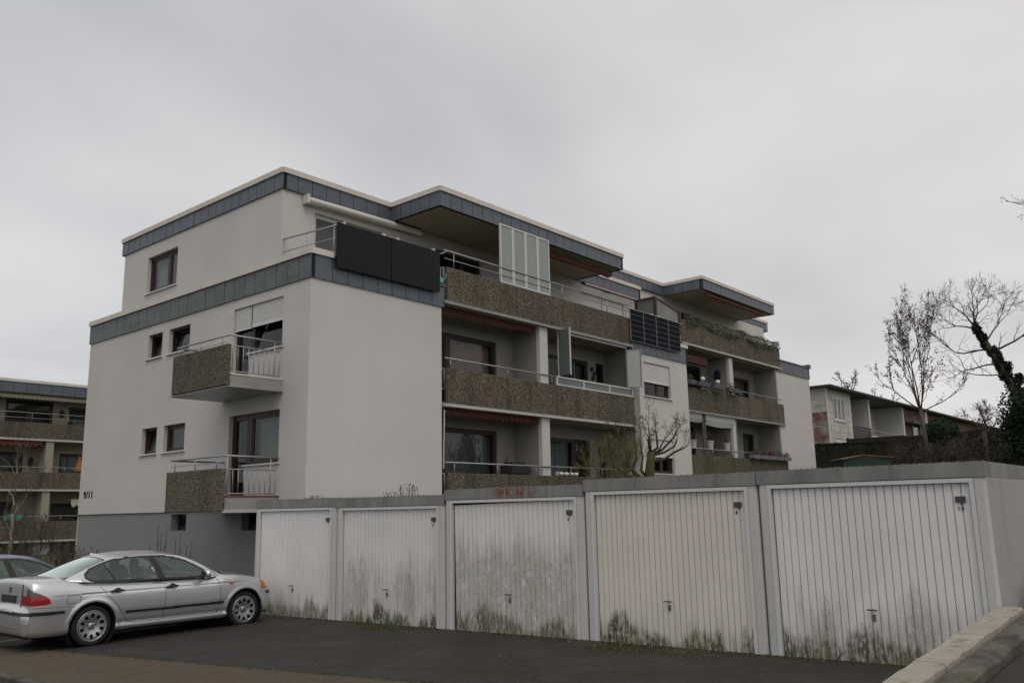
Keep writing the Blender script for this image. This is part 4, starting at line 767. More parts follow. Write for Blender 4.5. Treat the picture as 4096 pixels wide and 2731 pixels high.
# ------------------------------------------------------------------ cars
mat('silver_paint', (.66, .665, .67), .29, .75, coat=.6); mat('blue_paint', (.12, .145, .175), .38, .4, coat=.4); mat('tyre', (.012, .012, .013), .85); mat('alloy', (.50, .50, .51), .32, .85); mat('gap', (.012, .012, .014), .8); mat('trim_black', (.014, .013, .015), .45)
mat('lamp_red', (.33, .006, .008), .18, coat=.5); mat('lamp_smoke', (.12, .115, .10), .2); mat('lamp_orange', (.55, .13, .03), .25); mat('lamp_clear', (.45, .46, .46), .12); mat('seat_cloth', (.06, .06, .06), .9); mat('plate_green', (.02, .028, .024), .45); mat('emblem_blue', (.03, .08, .25), .3); mat('emblem_white', (.7, .7, .7), .3)
def spl(tab, x):
    xs = [q[0] for q in tab]; n = len(tab)
    if x <= xs[0]: return tab[0][1]
    if x >= xs[-1]: return tab[-1][1]
    i = max(k for k in range(n) if xs[k] <= x); i = min(i, n - 2)
    h = xs[i + 1] - xs[i]; u = (x - xs[i]) / h
    def sl(k):
        if k == 0: return (tab[1][1] - tab[0][1]) / (xs[1] - xs[0])
        if k == n - 1: return (tab[-1][1] - tab[-2][1]) / (xs[-1] - xs[-2])
        d0 = (tab[k][1] - tab[k - 1][1]) / (xs[k] - xs[k - 1]); d1 = (tab[k + 1][1] - tab[k][1]) / (xs[k + 1] - xs[k])
        return 0 if d0 * d1 <= 0 else 2 * d0 * d1 / (d0 + d1)
    m0, m1 = sl(i) * h, sl(i + 1) * h; u2, u3 = u * u, u * u * u
    return (2 * u3 - 3 * u2 + 1) * tab[i][1] + (u3 - 2 * u2 + u) * m0 + (-2 * u3 + 3 * u2) * tab[i + 1][1] + (u3 - u2) * m1
def seg_dist(px, pz, poly, closed=True):
    d = 9; n = len(poly)
    for i in range(n if closed else n - 1):
        ax, az = poly[i]; bx, bz = poly[(i + 1) % n]; vx, vz = bx - ax, bz - az; L = vx * vx + vz * vz
        t_ = max(0, min(1, ((px - ax) * vx + (pz - az) * vz) / L)) if L else 0; d = min(d, math.hypot(px - ax - t_ * vx, pz - az - t_ * vz))
    return d
def in_poly(px, pz, poly):
    c_ = False; n = len(poly); j = n - 1
    for i in range(n):
        if (poly[i][1] > pz) != (poly[j][1] > pz) and px < (poly[j][0] - poly[i][0]) * (pz - poly[i][1]) / (poly[j][1] - poly[i][1]) + poly[i][0]: c_ = not c_
        j = i
    return c_
def build_car(name, label, paint, loc, rz, step=.012, wheels_full=True):
    root = empty(name, loc, label, 'car', 'parked cars', rz); P = M[paint]
    top = [(3.487, .36), (3.487, .50), (3.475, .585), (3.44, .66), (3.40, .715), (3.30, .785), (3.1, .862), (2.8, .928), (2.5, .968), (2.28, .985), (2.16, .955), (2.0, .925), (1.0, .950), (.2, .972), (-.1, .995), (-.30, 1.035), (-.42, 1.060), (-.65, 1.062), (-.82, 1.060), (-.90, 1.052), (-.918, 1.03), (-.922, .98), (-.928, .72), (-.932, .665), (-.955, .650), (-.985, .632), (-.995, .60), (-.998, .50), (-.995, .36)]
    pts = []
    for (xa, za), (xb_, zb_) in zip(top[:-1], top[1:]):
        L = math.hypot(xb_ - xa, zb_ - za); k = max(1, int(L / step))
        for i in range(k): f = i / k; pts.append((xa + (xb_ - xa) * f, za + (zb_ - za) * f))
    pts.append(top[-1])
    # smooth the profile a little
    for _ in range(3): pts = [pts[0]] + [((a[0] + 2 * b_[0] + c_[0]) / 4, (a[1] + 2 * b_[1] + c_[1]) / 4) for a, b_, c_ in zip(pts[:-2], pts[1:-1], pts[2:])] + [pts[-1]]
    wt = [(-.998, .66), (-.985, .70), (-.94, .775), (-.85, .818), (-.7, .842), (-.5, .853), (-.2, .862), (.2, .866), (1, .868), (2, .867), (2.5, .864), (2.9, .846), (3.1, .815), (3.25, .765), (3.38, .68), (3.45, .58), (3.487, .46)]
    bt = [(-.998, .36), (-.985, .29), (-.94, .245), (-.8, .225), (-.4, .215), (.4, .19), (2.3, .19), (3.0, .21), (3.3, .215), (3.42, .235), (3.475, .285), (3.487, .33)]
    prof = [(0, .905), (.05, .945), (.10, .962), (.17, .972), (.25, .980), (.34, .988), (.42, .995), (.50, 1.0), (.58, 1.0), (.66, .999), (.74, .995), (.80, .988), (.85, .978), (.90, .960), (.95, .935), (1.0, .895)]
    nside, ntop = 80, 16
    rings = []
    for (x, zt) in pts:
        w = spl(wt, x); zb_ = min(spl(bt, x), zt - .02); zs = zt - min(.040, (zt - zb_) * .1)
        # rounded plan at the trunk face
        if x < -.90 and zt > .655: w = min(w, .80)
        ring = [(0, zb_), (w * .5, zb_), (w * .8, zb_)]
        for i in range(nside + 1):
            f = i / nside; g = spl(prof, f)
            z = zb_ + (zs - zb_) * f; y = w * g
            # sill and side sculpting
            if -.2 < x < 3.0 and zt > .9:
                y += -.010 * math.exp(-((z - .335) / .035) ** 2) + .010 * math.exp(-((z - .26) / .03) ** 2) - .006 * math.exp(-((z - .80) / .015) ** 2)
            for ax in (0, 2.725):
                dd = math.hypot(x - ax, z - .315)
                if z > .25: y += .014 * math.exp(-((dd - .388) / .035) ** 2)
            ring.append((y, z))
        ye_ = ring[-1][0]
        for i in range(1, ntop + 1):
            f = i / ntop; ring.append((ye_ * (1 - f), zs + (zt - zs) * (1 - (1 - f) ** 2.2) + .012 * (1 - (1 - f) ** 2) * (1 if zt > .6 else 0)))
        rings.append(ring)
    nose = lambda x: x if x < 2.95 else 2.95 + (x - 2.95) * .90
    nr = len(rings[0]); V = []
    for (x, zt), ring in zip(pts, rings):
        for (y, z) in ring: V.append((nose(x), -y, z))
        for (y, z) in ring[1:-1]: V.append((nose(x), y, z))
    per = nr + nr - 2
    order = list(range(nr)) + [nr + k for k in range(nr - 2)][::-1]      # around the ring: right side up, left side down
    arch = .366
    belt_lines = [  # door gaps in side view
        [(1.16, .945), (1.185, .80), (1.19, .6), (1.16, .36), (1.15, .30)], [(2.13, .94), (2.20, .80), (2.22, .6), (2.19, .36), (2.17, .31)], [(.05, .97), (.18, .80), (.40, .57), (.50, .40), (.58, .325), (.70, .30)], [(.70, .30), (2.17, .31)],
        [(-.62, .812), (-.2, .818), (.3, .822), (2.62, .808)], [(-.92, .655), (-.6, .648), (-.40, .642), (-.30, .63)], [(3.05, .60), (3.2, .598), (3.4, .585)]]
    flap = [(-.42, .70), (-.40, .685), (-.24, .685), (-.22, .70), (-.22, .785), (-.24, .80), (-.40, .80), (-.42, .785)]
    groups = {k: MB() for k in ('body', 'tail_lamp_r', 'tail_lamp_l', 'ind_r', 'ind_l', 'smoke_r', 'smoke_l', 'bump_rear', 'bump_front', 'bump_r', 'bump_l', 'hl_r', 'hl_l')}
    fg = {k: [] for k in groups}
    fm = []
    for i in range(len(pts) - 1):
        for j in range(per):
            a, b_ = order[j], order[(j + 1) % per]
            f = (i * per + a, i * per + b_, (i + 1) * per + b_, (i + 1) * per + a)
            cx = sum(V[k][0] for k in f) / 4; cy = sum(V[k][1] for k in f) / 4; cz = sum(V[k][2] for k in f) / 4
            side = abs(cy) > .45
            if side and any(math.hypot(cx - ax, cz - .315) < arch for ax in (0, 2.725)) and cz < .70: continue
            if abs(cy) > .40 and cz < .33 and any(abs(cx - ax) < .30 for ax in (0, 2.725)): continue
            s_ = 'r' if cy < 0 else 'l'; key = 'body'; mi = 0
            sw = abs(cy) if cx < -.90 else .80 + (cx + .925); s_max = 1.07 - (max(0, cz - .71) / .215) ** 2.2 * .34 - max(0, .71 - cz) * 4
            if cx < -.60 and .69 < cz < .925 and (.46 if cz < .828 else .60) < sw < s_max:
                key = ('smoke_' if cz > .828 else 'tail_lamp_') + s_
            elif cx > 3.08 and .63 < cz < .80 and abs(cy) > .60 and cz > .64 + (3.35 - cx) * .0: key = ('ind_' if cx < 3.20 else 'hl_') + s_
            elif (cx < -.45 and .545 < cz < .592 and side) or (cx < -.94 and .545 < cz < .592): key = 'bump_rear'
            elif cx > 3.22 and .545 < cz < .600: key = 'bump_front'
            elif side and .46 < cz < .497 and .52 < cx < 2.28: key = 'bump_' + s_
            if key == 'body':
                if cx < -.90 and .655 < cz < 1.0 and (abs(abs(cy) - .46) < .006): mi = 1
                if 2.27 < cx < 3.30 and .05 < cz and abs(abs(cy) - (.66 - (cx - 2.27) * .07)) < .006 and cz > .74: mi = 1
                if cz < .235 and -.9 < cx < 3.4: mi = 1 if cz < .222 else mi
            fg[key].append(f); 
            if key == 'body': fm.append(mi)
    def sub(fs, nm, mats, mis=None, parent=root, off=0.0):
        if not fs: return None
        used = sorted({k for f in fs for k in f}); mp = {k: i for i, k in enumerate(used)}
        mb = MB(); mb.v = [V[k] for k in used]; mb.f = [tuple(mp[k] for k in f) for f in fs]; mb.mi = mis or [0] * len(fs)
        if off:
            mb.v = [(x + (off if x > 1.5 else -off) * (1 if x > 3.2 or x < -.93 else 0), y + math.copysign(off, y) * (1 if abs(y) > .5 else 0), z) for (x, y, z) in mb.v]
        return mb.build(nm, mats, parent, smooth=True, local=True)
    body = sub(fg['body'], 'body', [P, M['gap']], fm)
    for k, nm, mm in (('tail_lamp_r', 'tail_lamp', 'lamp_red'), ('tail_lamp_l', 'tail_lamp', 'lamp_red'), ('smoke_r', 'reversing_lamp', 'lamp_smoke'), ('smoke_l', 'reversing_lamp', 'lamp_smoke'), ('ind_r', 'indicator', 'lamp_orange'), ('ind_l', 'indicator', 'lamp_orange'), ('hl_r', 'headlight', 'lamp_clear'), ('hl_l', 'headlight', 'lamp_clear'), ('bump_rear', 'bumper_strip', 'trim_black'), ('bump_front', 'bumper_strip', 'trim_black'), ('bump_r', 'rub_strip', 'trim_black'), ('bump_l', 'rub_strip', 'trim_black')):
        sub(fg[k], nm, M[mm], off=.010 if k[:4] == 'bump' else .003)
    # panel gaps drawn as thin grooves lying on the body surface
    def side_y(x, z):
        k = min(range(len(pts)), key=lambda i: abs(nose(pts[i][0]) - x) + (0 if rings[i][-ntop - 1][1] >= z - .02 else 5)); r_ = rings[k]
        for (ya_, za_), (yb_, zb2) in zip(r_[3:], r_[4:]):
            if za_ <= z <= zb2 and zb2 > za_: return ya_ + (yb_ - ya_) * (z - za_) / (zb2 - za_)
        return r_[-ntop - 1][0]
    def groove(L, s_):
        P_ = []
        for (xa, za), (xb_, zb_) in zip(L[:-1], L[1:]):
            k = max(1, int(math.hypot(xb_ - xa, zb_ - za) / .03))
            for i in range(k): f = i / k; P_.append((xa + (xb_ - xa) * f, za + (zb_ - za) * f))
        P_.append(L[-1]); P_ = [q for q in P_ if all(math.hypot(q[0] - ax, q[1] - .315) > arch + .005 for ax in (0, 2.725))]
        if len(P_) > 1: MB().tube([(x, s_ * (side_y(x, z) - .0005), z) for x, z in P_], .0038, 5).build('panel_gap', M['gap'], body, smooth=True)
    for s_ in (-1, 1):
        for L in belt_lines: groove(L, s_)
    groove(flap + flap[:1], -1)
    # wheel housings
    for ax in (0, 2.725):
        for s_ in (-1, 1):
            mb = MB(); mb.lathe([(arch + .004, s_ * .84), (arch + .004, s_ * .48), (0.0, s_ * .48)], (ax, 0, .315), axis='y', n=40); mb.build('wheel_housing', M['gap'], root, local=True)
    # greenhouse
    zc = [(-.40, 1.055), (-.25, 1.125), (0, 1.240), (.2, 1.318), (.35, 1.362), (.55, 1.392), (.9, 1.410), (1.2, 1.402), (1.42, 1.378), (1.6, 1.338), (1.8, 1.250), (2.0, 1.140), (2.2, 1.015), (2.29, .962)]
    yt = [(-.40, .665), (0, .605), (.35, .572), (.9, .572), (1.4, .585), (1.7, .62), (2.0, .675), (2.29, .745)]; dr = [(-.4, .022), (0, .05), (.35, .058), (.9, .058), (1.4, .055), (2.0, .04), (2.29, .02)]
    zbt = [(-.55, 1.035), (-.3, 1.005), (0, .975), (1, .942), (2, .918), (2.3, .925)]; wbt = [(-.55, .775), (0, .806), (1, .822), (2, .812), (2.3, .79)]
    dlo = [(.04, .985), (-.06, 1.005), (-.115, 1.045), (-.10, 1.10), (.0, 1.175), (.15, 1.237), (.35, 1.288), (.6, 1.318), (.9, 1.328), (1.2, 1.318), (1.40, 1.288), (1.60, 1.228), (1.80, 1.130), (1.95, 1.04), (2.06, .958), (2.02, .936), (1, .955)]
    def build_grid(f, nu, nv, cls, flip=False):
        out = {}
        Vg = [f(i / nu, j / nv) for i in range(nu + 1) for j in range(nv + 1)]
        for i in range(nu):
            for j in range(nv):
                q = (i * (nv + 1) + j, (i + 1) * (nv + 1) + j, (i + 1) * (nv + 1) + j + 1, i * (nv + 1) + j + 1); q = q[::-1] if flip else q
                c_ = [sum(Vg[k][a] for k in q) / 4 for a in range(3)]; k_ = cls(c_, (i + .5) / nu, (j + .5) / nv)
                if k_: out.setdefault(k_, []).append(q)
        res = {}
        for k_, fs in out.items():
            used = sorted({k for f_ in fs for k in f_}); mp = {k: i for i, k in enumerate(used)}; mb = MB(); mb.v = [Vg[k] for k in used]; mb.f = [tuple(mp[k] for k in f_) for f_ in fs]; mb.mi = [0] * len(fs); res[k_] = mb
        return res
    xr0, xr1 = -.40, 2.29
    def side_cls(c_, u, v):
        x, z = c_[0], c_[2]; d = seg_dist(x, z, dlo); ins = in_poly(x, z, dlo)
        if ins:
            if d < .016: return 'trim'
            fz = (z - .95) / .37; bp = 1.135 - .115 * fz
            if abs(x - bp) < .066 - .012 * fz: return 'trim' if abs(x - bp + .01) > .006 else 'trim'
            if abs(x - (.34 - .15 * (z - .98) / .3)) < .022: return 'trim'
            return 'glass_q' if x < .34 - .15 * (z - .98) / .3 else ('glass_r' if x < bp else 'glass_f')
        return 'trim' if d < .016 else 'paint'
    for s_ in (-1, 1):
        def f(u, v, s_=s_):
            x = xr0 + (xr1 - xr0) * u; z1_ = spl(zc, x) - spl(dr, x); z0_ = min(spl(zbt, x), z1_); y1_ = spl(yt, x); y0_ = spl(wbt, x)
            k = max(0.0, min(1.0, (z1_ - z0_) / .12)); y0_ = y1_ + (y0_ - y1_) * k
            return (x, s_ * (y0_ + (y1_ - y0_) * v ** 1.25), z0_ + (z1_ - z0_) * v)
        for k_, mb in build_grid(f, 224, 34, side_cls, s_ < 0).items():
            nm, mm = {'trim': ('window_trim', 'trim_black'), 'paint': ('pillar', paint), 'glass_q': ('quarter_window', 'car_glass'), 'glass_r': ('rear_door_window', 'car_glass'), 'glass_f': ('front_door_window', 'car_glass')}[k_]
            mb.build(nm, M[mm], root, smooth=True, local=True)
    def roof_f(u, v):
        x = xr0 + (xr1 - xr0) * u; e = spl(yt, x); y = -e + 2 * e * v; q = abs(y) / e; return (x, y, spl(zc, x) - spl(dr, x) * q ** 2.6)
    def roof_cls(c_, u, v):
        x, y = c_[0], abs(c_[1]); e = spl(yt, x)
        if -.375 < x < .27: return 'rear' if y < e - .055 and x < .245 else ('trim' if y < e - .035 else 'paint')
        if 1.60 < x < 2.24: return 'front' if y < e - .05 and x > 1.625 else ('trim' if y < e - .03 else 'paint')
        return 'paint' if x < 2.24 else 'trim'
    for k_, mb in build_grid(roof_f, 200, 60, roof_cls).items():
        nm, mm = {'trim': ('screen_seal', 'trim_black'), 'paint': ('roof', paint), 'rear': ('rear_window', 'car_glass'), 'front': ('windscreen', 'car_glass')}[k_]
        mb.build(nm, M[mm], root, smooth=True, local=True)
    # interior: shelf, seats, wheel
    MB().box(-.35, 2.2, -.74, .74, .935, .94).build('interior', M['seat_cloth'], root, local=True)
    MB().prism([(-.38, -.62), (.12, -.7), (.12, .7), (-.38, .62)], .99, 1.06).build('parcel_shelf', M['seat_cloth'], root, local=True)
    def seat(x, y, w, head=True):
        mb = MB(); mb.v = []
        for (xx, z, ww) in ((x, .95, w), (x - .04, 1.10, w), (x - .10, 1.17, w * .75)):
            mb.v += [(xx, y - ww, z), (xx + .09, y - ww * .95, z), (xx + .09, y + ww * .95, z), (xx, y + ww, z)]
        for r_ in range(2):
            for j in range(4): mb.f.append((r_ * 4 + j, r_ * 4 + (j + 1) % 4, r_ * 4 + 4 + (j + 1) % 4, r_ * 4 + 4 + j))
        mb.f.append((8, 9, 10, 11)); mb.mi = [0] * len(mb.f); o = mb.build('seat', M['seat_cloth'], root, smooth=True, angle=60, local=True)
        if head:
            hb = MB(); hb.lathe([(.0, -.085), (.09, -.07), (.125, 0), (.10, .07), (0, .085)], (0, 0, 0), n=14); hb.v = [(x - .09 + a * .45, y + b_ * 1.05, 1.225 + c_ * .9) for (a, b_, c_) in hb.v]; hb.build('headrest', M['seat_cloth'], o, smooth=True)
    for y in (-.36, .36): seat(.95, y, .25); seat(.33, y, .28)
    mb = MB(); mb.tube([(1.60 + .05 * math.sin(a * math.pi / 10), .36 + .18 * math.cos(a * math.pi / 10), 1.02 + .17 * math.sin(a * math.pi / 10)) for a in range(21)], .014, 6); mb.build('steering_wheel', M['trim_black'], root, local=True)
    MB().prism([(1.75, -.70), (2.2, -.72), (2.2, .72), (1.75, .70)], .94, .985).build('dashboard', M['seat_cloth'], root, local=True)
    # wheels
    for ax in (0, 2.725):
        for s_ in (-1, 1):
            yo = s_ * .835; wh = MB()
            wh.lathe([(.222, yo - s_ * .02), (.236, yo - s_ * .004), (.268, yo + s_ * .002), (.292, yo - s_ * .006), (.308, yo - s_ * .028), (.316, yo - s_ * .06), (.316, yo - s_ * .15), (.306, yo - s_ * .185), (.28, yo - s_ * .20), (.20, yo - s_ * .19)], (ax, 0, .315), axis='y', n=48)
            w_ = wh.build('wheel', M['tyre'], root, smooth=True, local=True)
            if s_ > 0 and not wheels_full: continue
            rm = MB(); rm.lathe([(.228, yo - s_ * .055), (.234, yo - s_ * .004), (.225, yo + s_ * .004), (.214, yo - s_ * .004), (.206, yo - s_ * .022)], (ax, 0, .315), axis='y', n=60)
            # dished face with ten oblong holes
            nr_, na = 26, 200
            def dish(r): return yo - s_ * (.012 + .014 * math.cos((r - .04) / .15 * 3.14) * (1 if r > .04 else 0))
            base = len(rm.v)
            for i in range(nr_ + 1):
                r = .03 + (.208 - .03) * i / nr_
                for j in range(na): th = 2 * math.pi * j / na; rm.v.append((ax + r * math.cos(th), dish(r), .315 + r * math.sin(th)))
            for i in range(nr_):
                r = .03 + (.208 - .03) * (i + .5) / nr_
                for j in range(na):
                    th = (2 * math.pi * (j + .5) / na) % (2 * math.pi / 10) - math.pi / 10; dx, dy_ = (r - .160) / .032, (r * th) / .0245
                    if abs(dx) ** 3.2 + abs(dy_) ** 3.2 < 1: continue
                    rm.f.append((base + i * na + j, base + i * na + (j + 1) % na, base + (i + 1) * na + (j + 1) % na, base + (i + 1) * na + j)); rm.mi.append(0)
            rm.build('rim', M['alloy'], w_, smooth=True)
            hb = MB(); hb.lathe([(.21, yo - s_ * .07), (.0, yo - s_ * .07)], (ax, 0, .315), axis='y', n=32); hb.build('brake_disc', M['gap'], w_)
            cp = MB(); cp.lathe([(.036, yo - s_ * .02), (.034, yo + s_ * .006), (.0, yo + s_ * .008)], (ax, 0, .315), axis='y', n=20); cp.build('hub_cap', M['alloy'], w_); MB().lathe([(.016, yo + s_ * .0085), (.0, yo + s_ * .0088)], (ax, 0, .315), axis='y', n=14).build('hub_emblem', M['trim_black'], w_)
            bl = MB()
            for k in range(5): th = 2 * math.pi * k / 5 + .3; bl.lathe([(.009, -.01), (.009, .006), (0, .006)] if s_ > 0 else [(.009, .01), (.009, -.006), (0, -.006)], (ax + .058 * math.cos(th), yo - s_ * .022, .315 + .058 * math.sin(th)), axis='y', n=8)
            bl.build('wheel_bolts', M['gap'], w_)
    # handles, mirrors, side repeaters, plate, emblem, fin, wipers
    for s_ in (-1, 1):
        for x in (.36, 1.30):
            mb = MB(); y = s_ * .868; mb.tube([(x - .10, y - s_ * .012, .822), (x - .06, y + s_ * .022, .826), (x + .06, y + s_ * .022, .828), (x + .12, y - s_ * .012, .824)], [.012, .018, .018, .008], 8); mb.tube([(x - .05, y - s_ * .01, .846), (x, y + s_ * .002, .852), (x + .05, y - s_ * .01, .846)], [.008, .022, .008], 8); mb.build('door_handle', M['trim_black'], root, smooth=True, local=True)
        mb = MB(); mb.lathe([(0, -.085), (.055, -.075), (.078, -.02), (.078, .03), (.05, .075), (0, .085)], (0, 0, 0), n=16); mb.v = [(1.90 + a * .75, s_ * .915 + c_ * 1.05, .985 + b_ * .95) for (a, b_, c_) in mb.v]; mi_ = mb.build('mirror', P, root, smooth=True, local=True)
        MB().prism([(1.87, s_ * .79), (1.93, s_ * .79), (1.93, s_ * .86), (1.87, s_ * .86)], .93, .965).build('mirror_foot', M['trim_black'], mi_)
        mb = MB(); mb.lathe([(0, -.01), (.075, -.008), (.07, .0), (0, .002)], (0, 0, 0), n=16); mb.v = [(1.838 + c_, s_ * .915 + a, .985 + b_ * .85) for (a, b_, c_) in mb.v]; mb.build('mirror_glass', M['trim_black'], mi_)
        mb = MB(); mb.tube([(2.40, s_ * .862, .80), (2.42, s_ * .872, .802), (2.46, s_ * .872, .802), (2.485, s_ * .860, .80)], [.006, .016, .016, .006], 8); mb.build('side_repeater', M['lamp_orange'], root, smooth=True, local=True)
    pb = MB(); pb.box(-.945, -.930, -.26, .26, .715, .825); po = pb.build('number_plate', M['plate_green'], root, local=True)
    gl_ = MB()
    for k, y in enumerate((.19, .11, -.02, -.10, -.18)): gl_.box(-.9465, -.9455, y - .016, y - .008, .745, .795); gl_.box(-.9465, -.9455, y + .008, y + .016, .745, .795); gl_.box(-.9465, -.9455, y - .008, y + .008, .766 + .01 * (k % 2), .775 + .01 * (k % 2))
    gl_.build('plate_marks', M['lamp_smoke'], po)
    em = MB(); em.lathe([(.040, 0), (.040, .006), (.0, .007)], (0, 0, 0), n=20); em.v = [(-.932 - c_, a, .905 + b_) for (a, b_, c_) in em.v]; eo = em.build('emblem', M['trim_black'], root, local=True)
    for k in range(4):
        q = MB(); a0 = k * math.pi / 2; q.face([(-.9405, 0, .905)] + [(-.9405, .028 * math.cos(a0 + i * math.pi / 12), .905 + .028 * math.sin(a0 + i * math.pi / 12)) for i in range(7)]); q.build('emblem_quarter', M['emblem_blue' if k % 2 else 'emblem_white'], eo)
    fn = MB(); fn.v = [(.27, -.025, 1.335), (.42, -.02, 1.372), (.42, .02, 1.372), (.27, .025, 1.335), (.275, -.006, 1.405), (.275, .006, 1.405)]; fn.f = [(0, 1, 4), (3, 5, 2), (1, 2, 5, 4), (0, 4, 5, 3)]; fn.mi = [0] * 4; fn.build('aerial_fin', P, root, local=True)
    wp = MB(); wp.tube([(2.24, .3, .985), (2.14, -.2, 1.05), (2.12, -.45, 1.06)], .009, 5); wp.tube([(2.24, -.25, .985), (2.15, -.55, 1.035)], .009, 5); wp.build('wiper', M['trim_black'], root, local=True)
    MB().prism([(2.18, -.70), (2.30, -.68), (2.30, .68), (2.18, .70)], .955, .99).build('cowl', M['trim_black'], root, local=True)
    MB().box(-.9, 3.35, -.62, .62, .20, .225).build('underbody', M['gap'], root, local=True)
    return root
build_car('parked_car', 'silver four-door sedan with red tail lamps parked nose to the first garage', 'silver_paint', (-5.25, -.92, .125), math.radians(.9))
build_car('parked_car', 'blue grey sedan half hidden behind the silver car', 'blue_paint', (-6.35, 2.35, .06), math.radians(.9), step=.03, wheels_full=False)
# ------------------------------------------------------------------ vegetation helpers
def grow(mb, tw, p, d, L, r, depth, rng, spread=.55, up=.12, shrink=.72, kids=(2, 3), rmin=.006, wob=.18, leaf=None, leafn=0, leafs=.04, sides=(7, 5, 4, 3), side_prob=.6):
    """recursive branch: thick limbs into mb, fine twigs into tw, optional leaf/seed clusters"""
    n = 4 if L > .5 else 3; pts = [p.copy()]; q = p.copy(); dd = d.copy()
    for i in range(n):
        dd = (dd + Vector((rng.gauss(0, wob), rng.gauss(0, wob), rng.gauss(0, wob) + up * .35))).normalized(); q = q + dd * (L / n); pts.append(q.copy())
    r1 = max(rmin, r * (.62 if depth > 0 else .45)); rad = [r + (r1 - r) * i / n for i in range(n + 1)]
    (mb if r > .022 else tw).tube(pts, rad, sides[0] if r > .08 else (sides[1] if r > .03 else sides[3]), cap=False)
    if leaf is not None and depth <= 1:
        for k in range(leafn):
            c = pts[rng.randint(1, n)]; leaves(leaf, c, (.12, .12, .14), 3, leafs, rng)
    if depth <= 0: return
    for k in range(rng.randint(*kids)):
        a = Vector((rng.gauss(0, 1), rng.gauss(0, 1), rng.gauss(0, 1))); a = (a - dd * a.dot(dd)).normalized()
        nd = (dd + a * spread * rng.uniform(.6, 1.3) + Vector((0, 0, up))).normalized(); grow(mb, tw, q, nd, L * shrink * rng.uniform(.75, 1.15), r1 * rng.uniform(.75, .98), depth - 1, rng, spread, up, shrink, kids, rmin, wob, leaf, leafn, leafs, sides, side_prob)
    for k in range(1, n):
        if rng.random() < side_prob:
            a = Vector((rng.gauss(0, 1), rng.gauss(0, 1), rng.gauss(0, 1))); a = (a - dd * a.dot(dd)).normalized()
            nd = (dd * .6 + a * (spread + .25) + Vector((0, 0, up))).normalized(); grow(mb, tw, pts[k], nd, L * shrink * rng.uniform(.45, .8), rad[k] * .5, max(0, depth - 2 if depth > 2 else depth - 1), rng, spread, up, shrink, kids, rmin, wob, leaf, leafn, leafs, sides, side_prob)
def bare_tree(name, base, label, trunk_pts, trunk_r, starts, rng, tm='bark', leafm=None, cat='tree', group=None, crown_name='crown', **kw):
    T = empty(name, base, label, cat, group); tb = MB(); tb.tube(trunk_pts, trunk_r, 8); tb.build('trunk', M[tm], T, smooth=True)
    mb, tw, lf = MB(), MB(), (MB() if leafm else None)
    for (p, d, L, r, dep) in starts: grow(mb, tw, Vector(p), Vector(d).normalized(), L, r, dep, rng, leaf=lf, **kw)
    if mb.f: c_ = mb.build(crown_name, M[tm], T, smooth=True)
    if tw.f: tw.build('twigs', M['twig'] if tm != 'bark_green' else M['bark_green'], T)
    if lf and lf.f: lf.build('leaves', M[leafm], T)
    return T
def foliage_mass(mb, boxes, n, size, rng):
    for i in range(n):
        c, r = boxes[rng.randrange(len(boxes))]; leaves(mb, c, r, 1, size, rng)
# ash with hanging seed clusters by the row house
B = at_dist(3682, 1640, 50); bx, by = B.x, B.y; g0 = terrain(bx, by); rng = random.Random(11)
starts = [((bx, by, 6.7), (.05 * i - .12, (.5 * (i - 2.5)) * .24, 1), 2.1 + .25 * (i % 3), .042, 4) for i in range(6)] + [((bx, by, 6.9), (-.1, .9, .55), 1.6, .04, 3), ((bx, by, 6.8), (.1, -.9, .4), 1.5, .035, 3)]
bare_tree('ash_tree', (bx, by, g0), 'bare tree with brown seed clusters in front of the row house', [(bx - .1, by - .2, g0 - .1), (bx - .05, by - .12, 5.2), (bx, by, 6.9)], [.14, .11, .085], starts, rng, leafm='seed_leaf', leafn=1, leafs=.055, spread=.30, up=.20, shrink=.66, kids=(2, 3), rmin=.006, wob=.10, side_prob=.5)
# leaning tree with ivied trunk
rng = random.Random(5); f = at_dist(3895, 1290, 38); b0 = at_dist(4050, 1560, 38)
g0 = terrain(b0.x, b0.y - .6); tp = [(b0.x, b0.y - .7, g0), (b0.x, b0.y - .25, 5.2), (b0.x, b0.y, 6.5), (f.x, (b0.y + f.y) / 2 - .15, 7.5), (f.x, f.y, 8.9)]
starts = [((f.x, f.y, 8.85), (.1, .5, .8), .62, .042, 5), ((f.x, f.y, 8.9), (-.2, -.15, 1), .62, .042, 5), ((f.x, f.y, 8.85), (.2, .1, 1), .6, .04, 5), ((f.x, f.y, 8.8), (.1, 1.0, .25), .66, .036, 5), ((f.x, f.y - .3, 8.2), (.2, -.9, .7), .8, .036, 5), ((f.x, f.y - .4, 7.9), (-.1, 1.0, .0), 1.2, .04, 3), ((f.x, f.y - .6, 7.3), (.1, 1.0, -.05), 1.3, .035, 3), ((f.x, f.y - .7, 6.9), (0, 1.0, -.1), 1.2, .03, 3), ((f.x, f.y - .5, 7.7), (.1, -1, .5), 1.2, .05, 3)]
T = bare_tree('leaning_tree', (b0.x, b0.y - .7, g0), 'leaning bare tree with ivy-covered trunk beside the dark ivy mound', tp, [.22, .18, .15, .12, .085], starts, rng, spread=.55, up=.05, shrink=.78, kids=(2, 3), rmin=.0045, wob=.13, side_prob=.45)
mb = MB(); bl_ = []
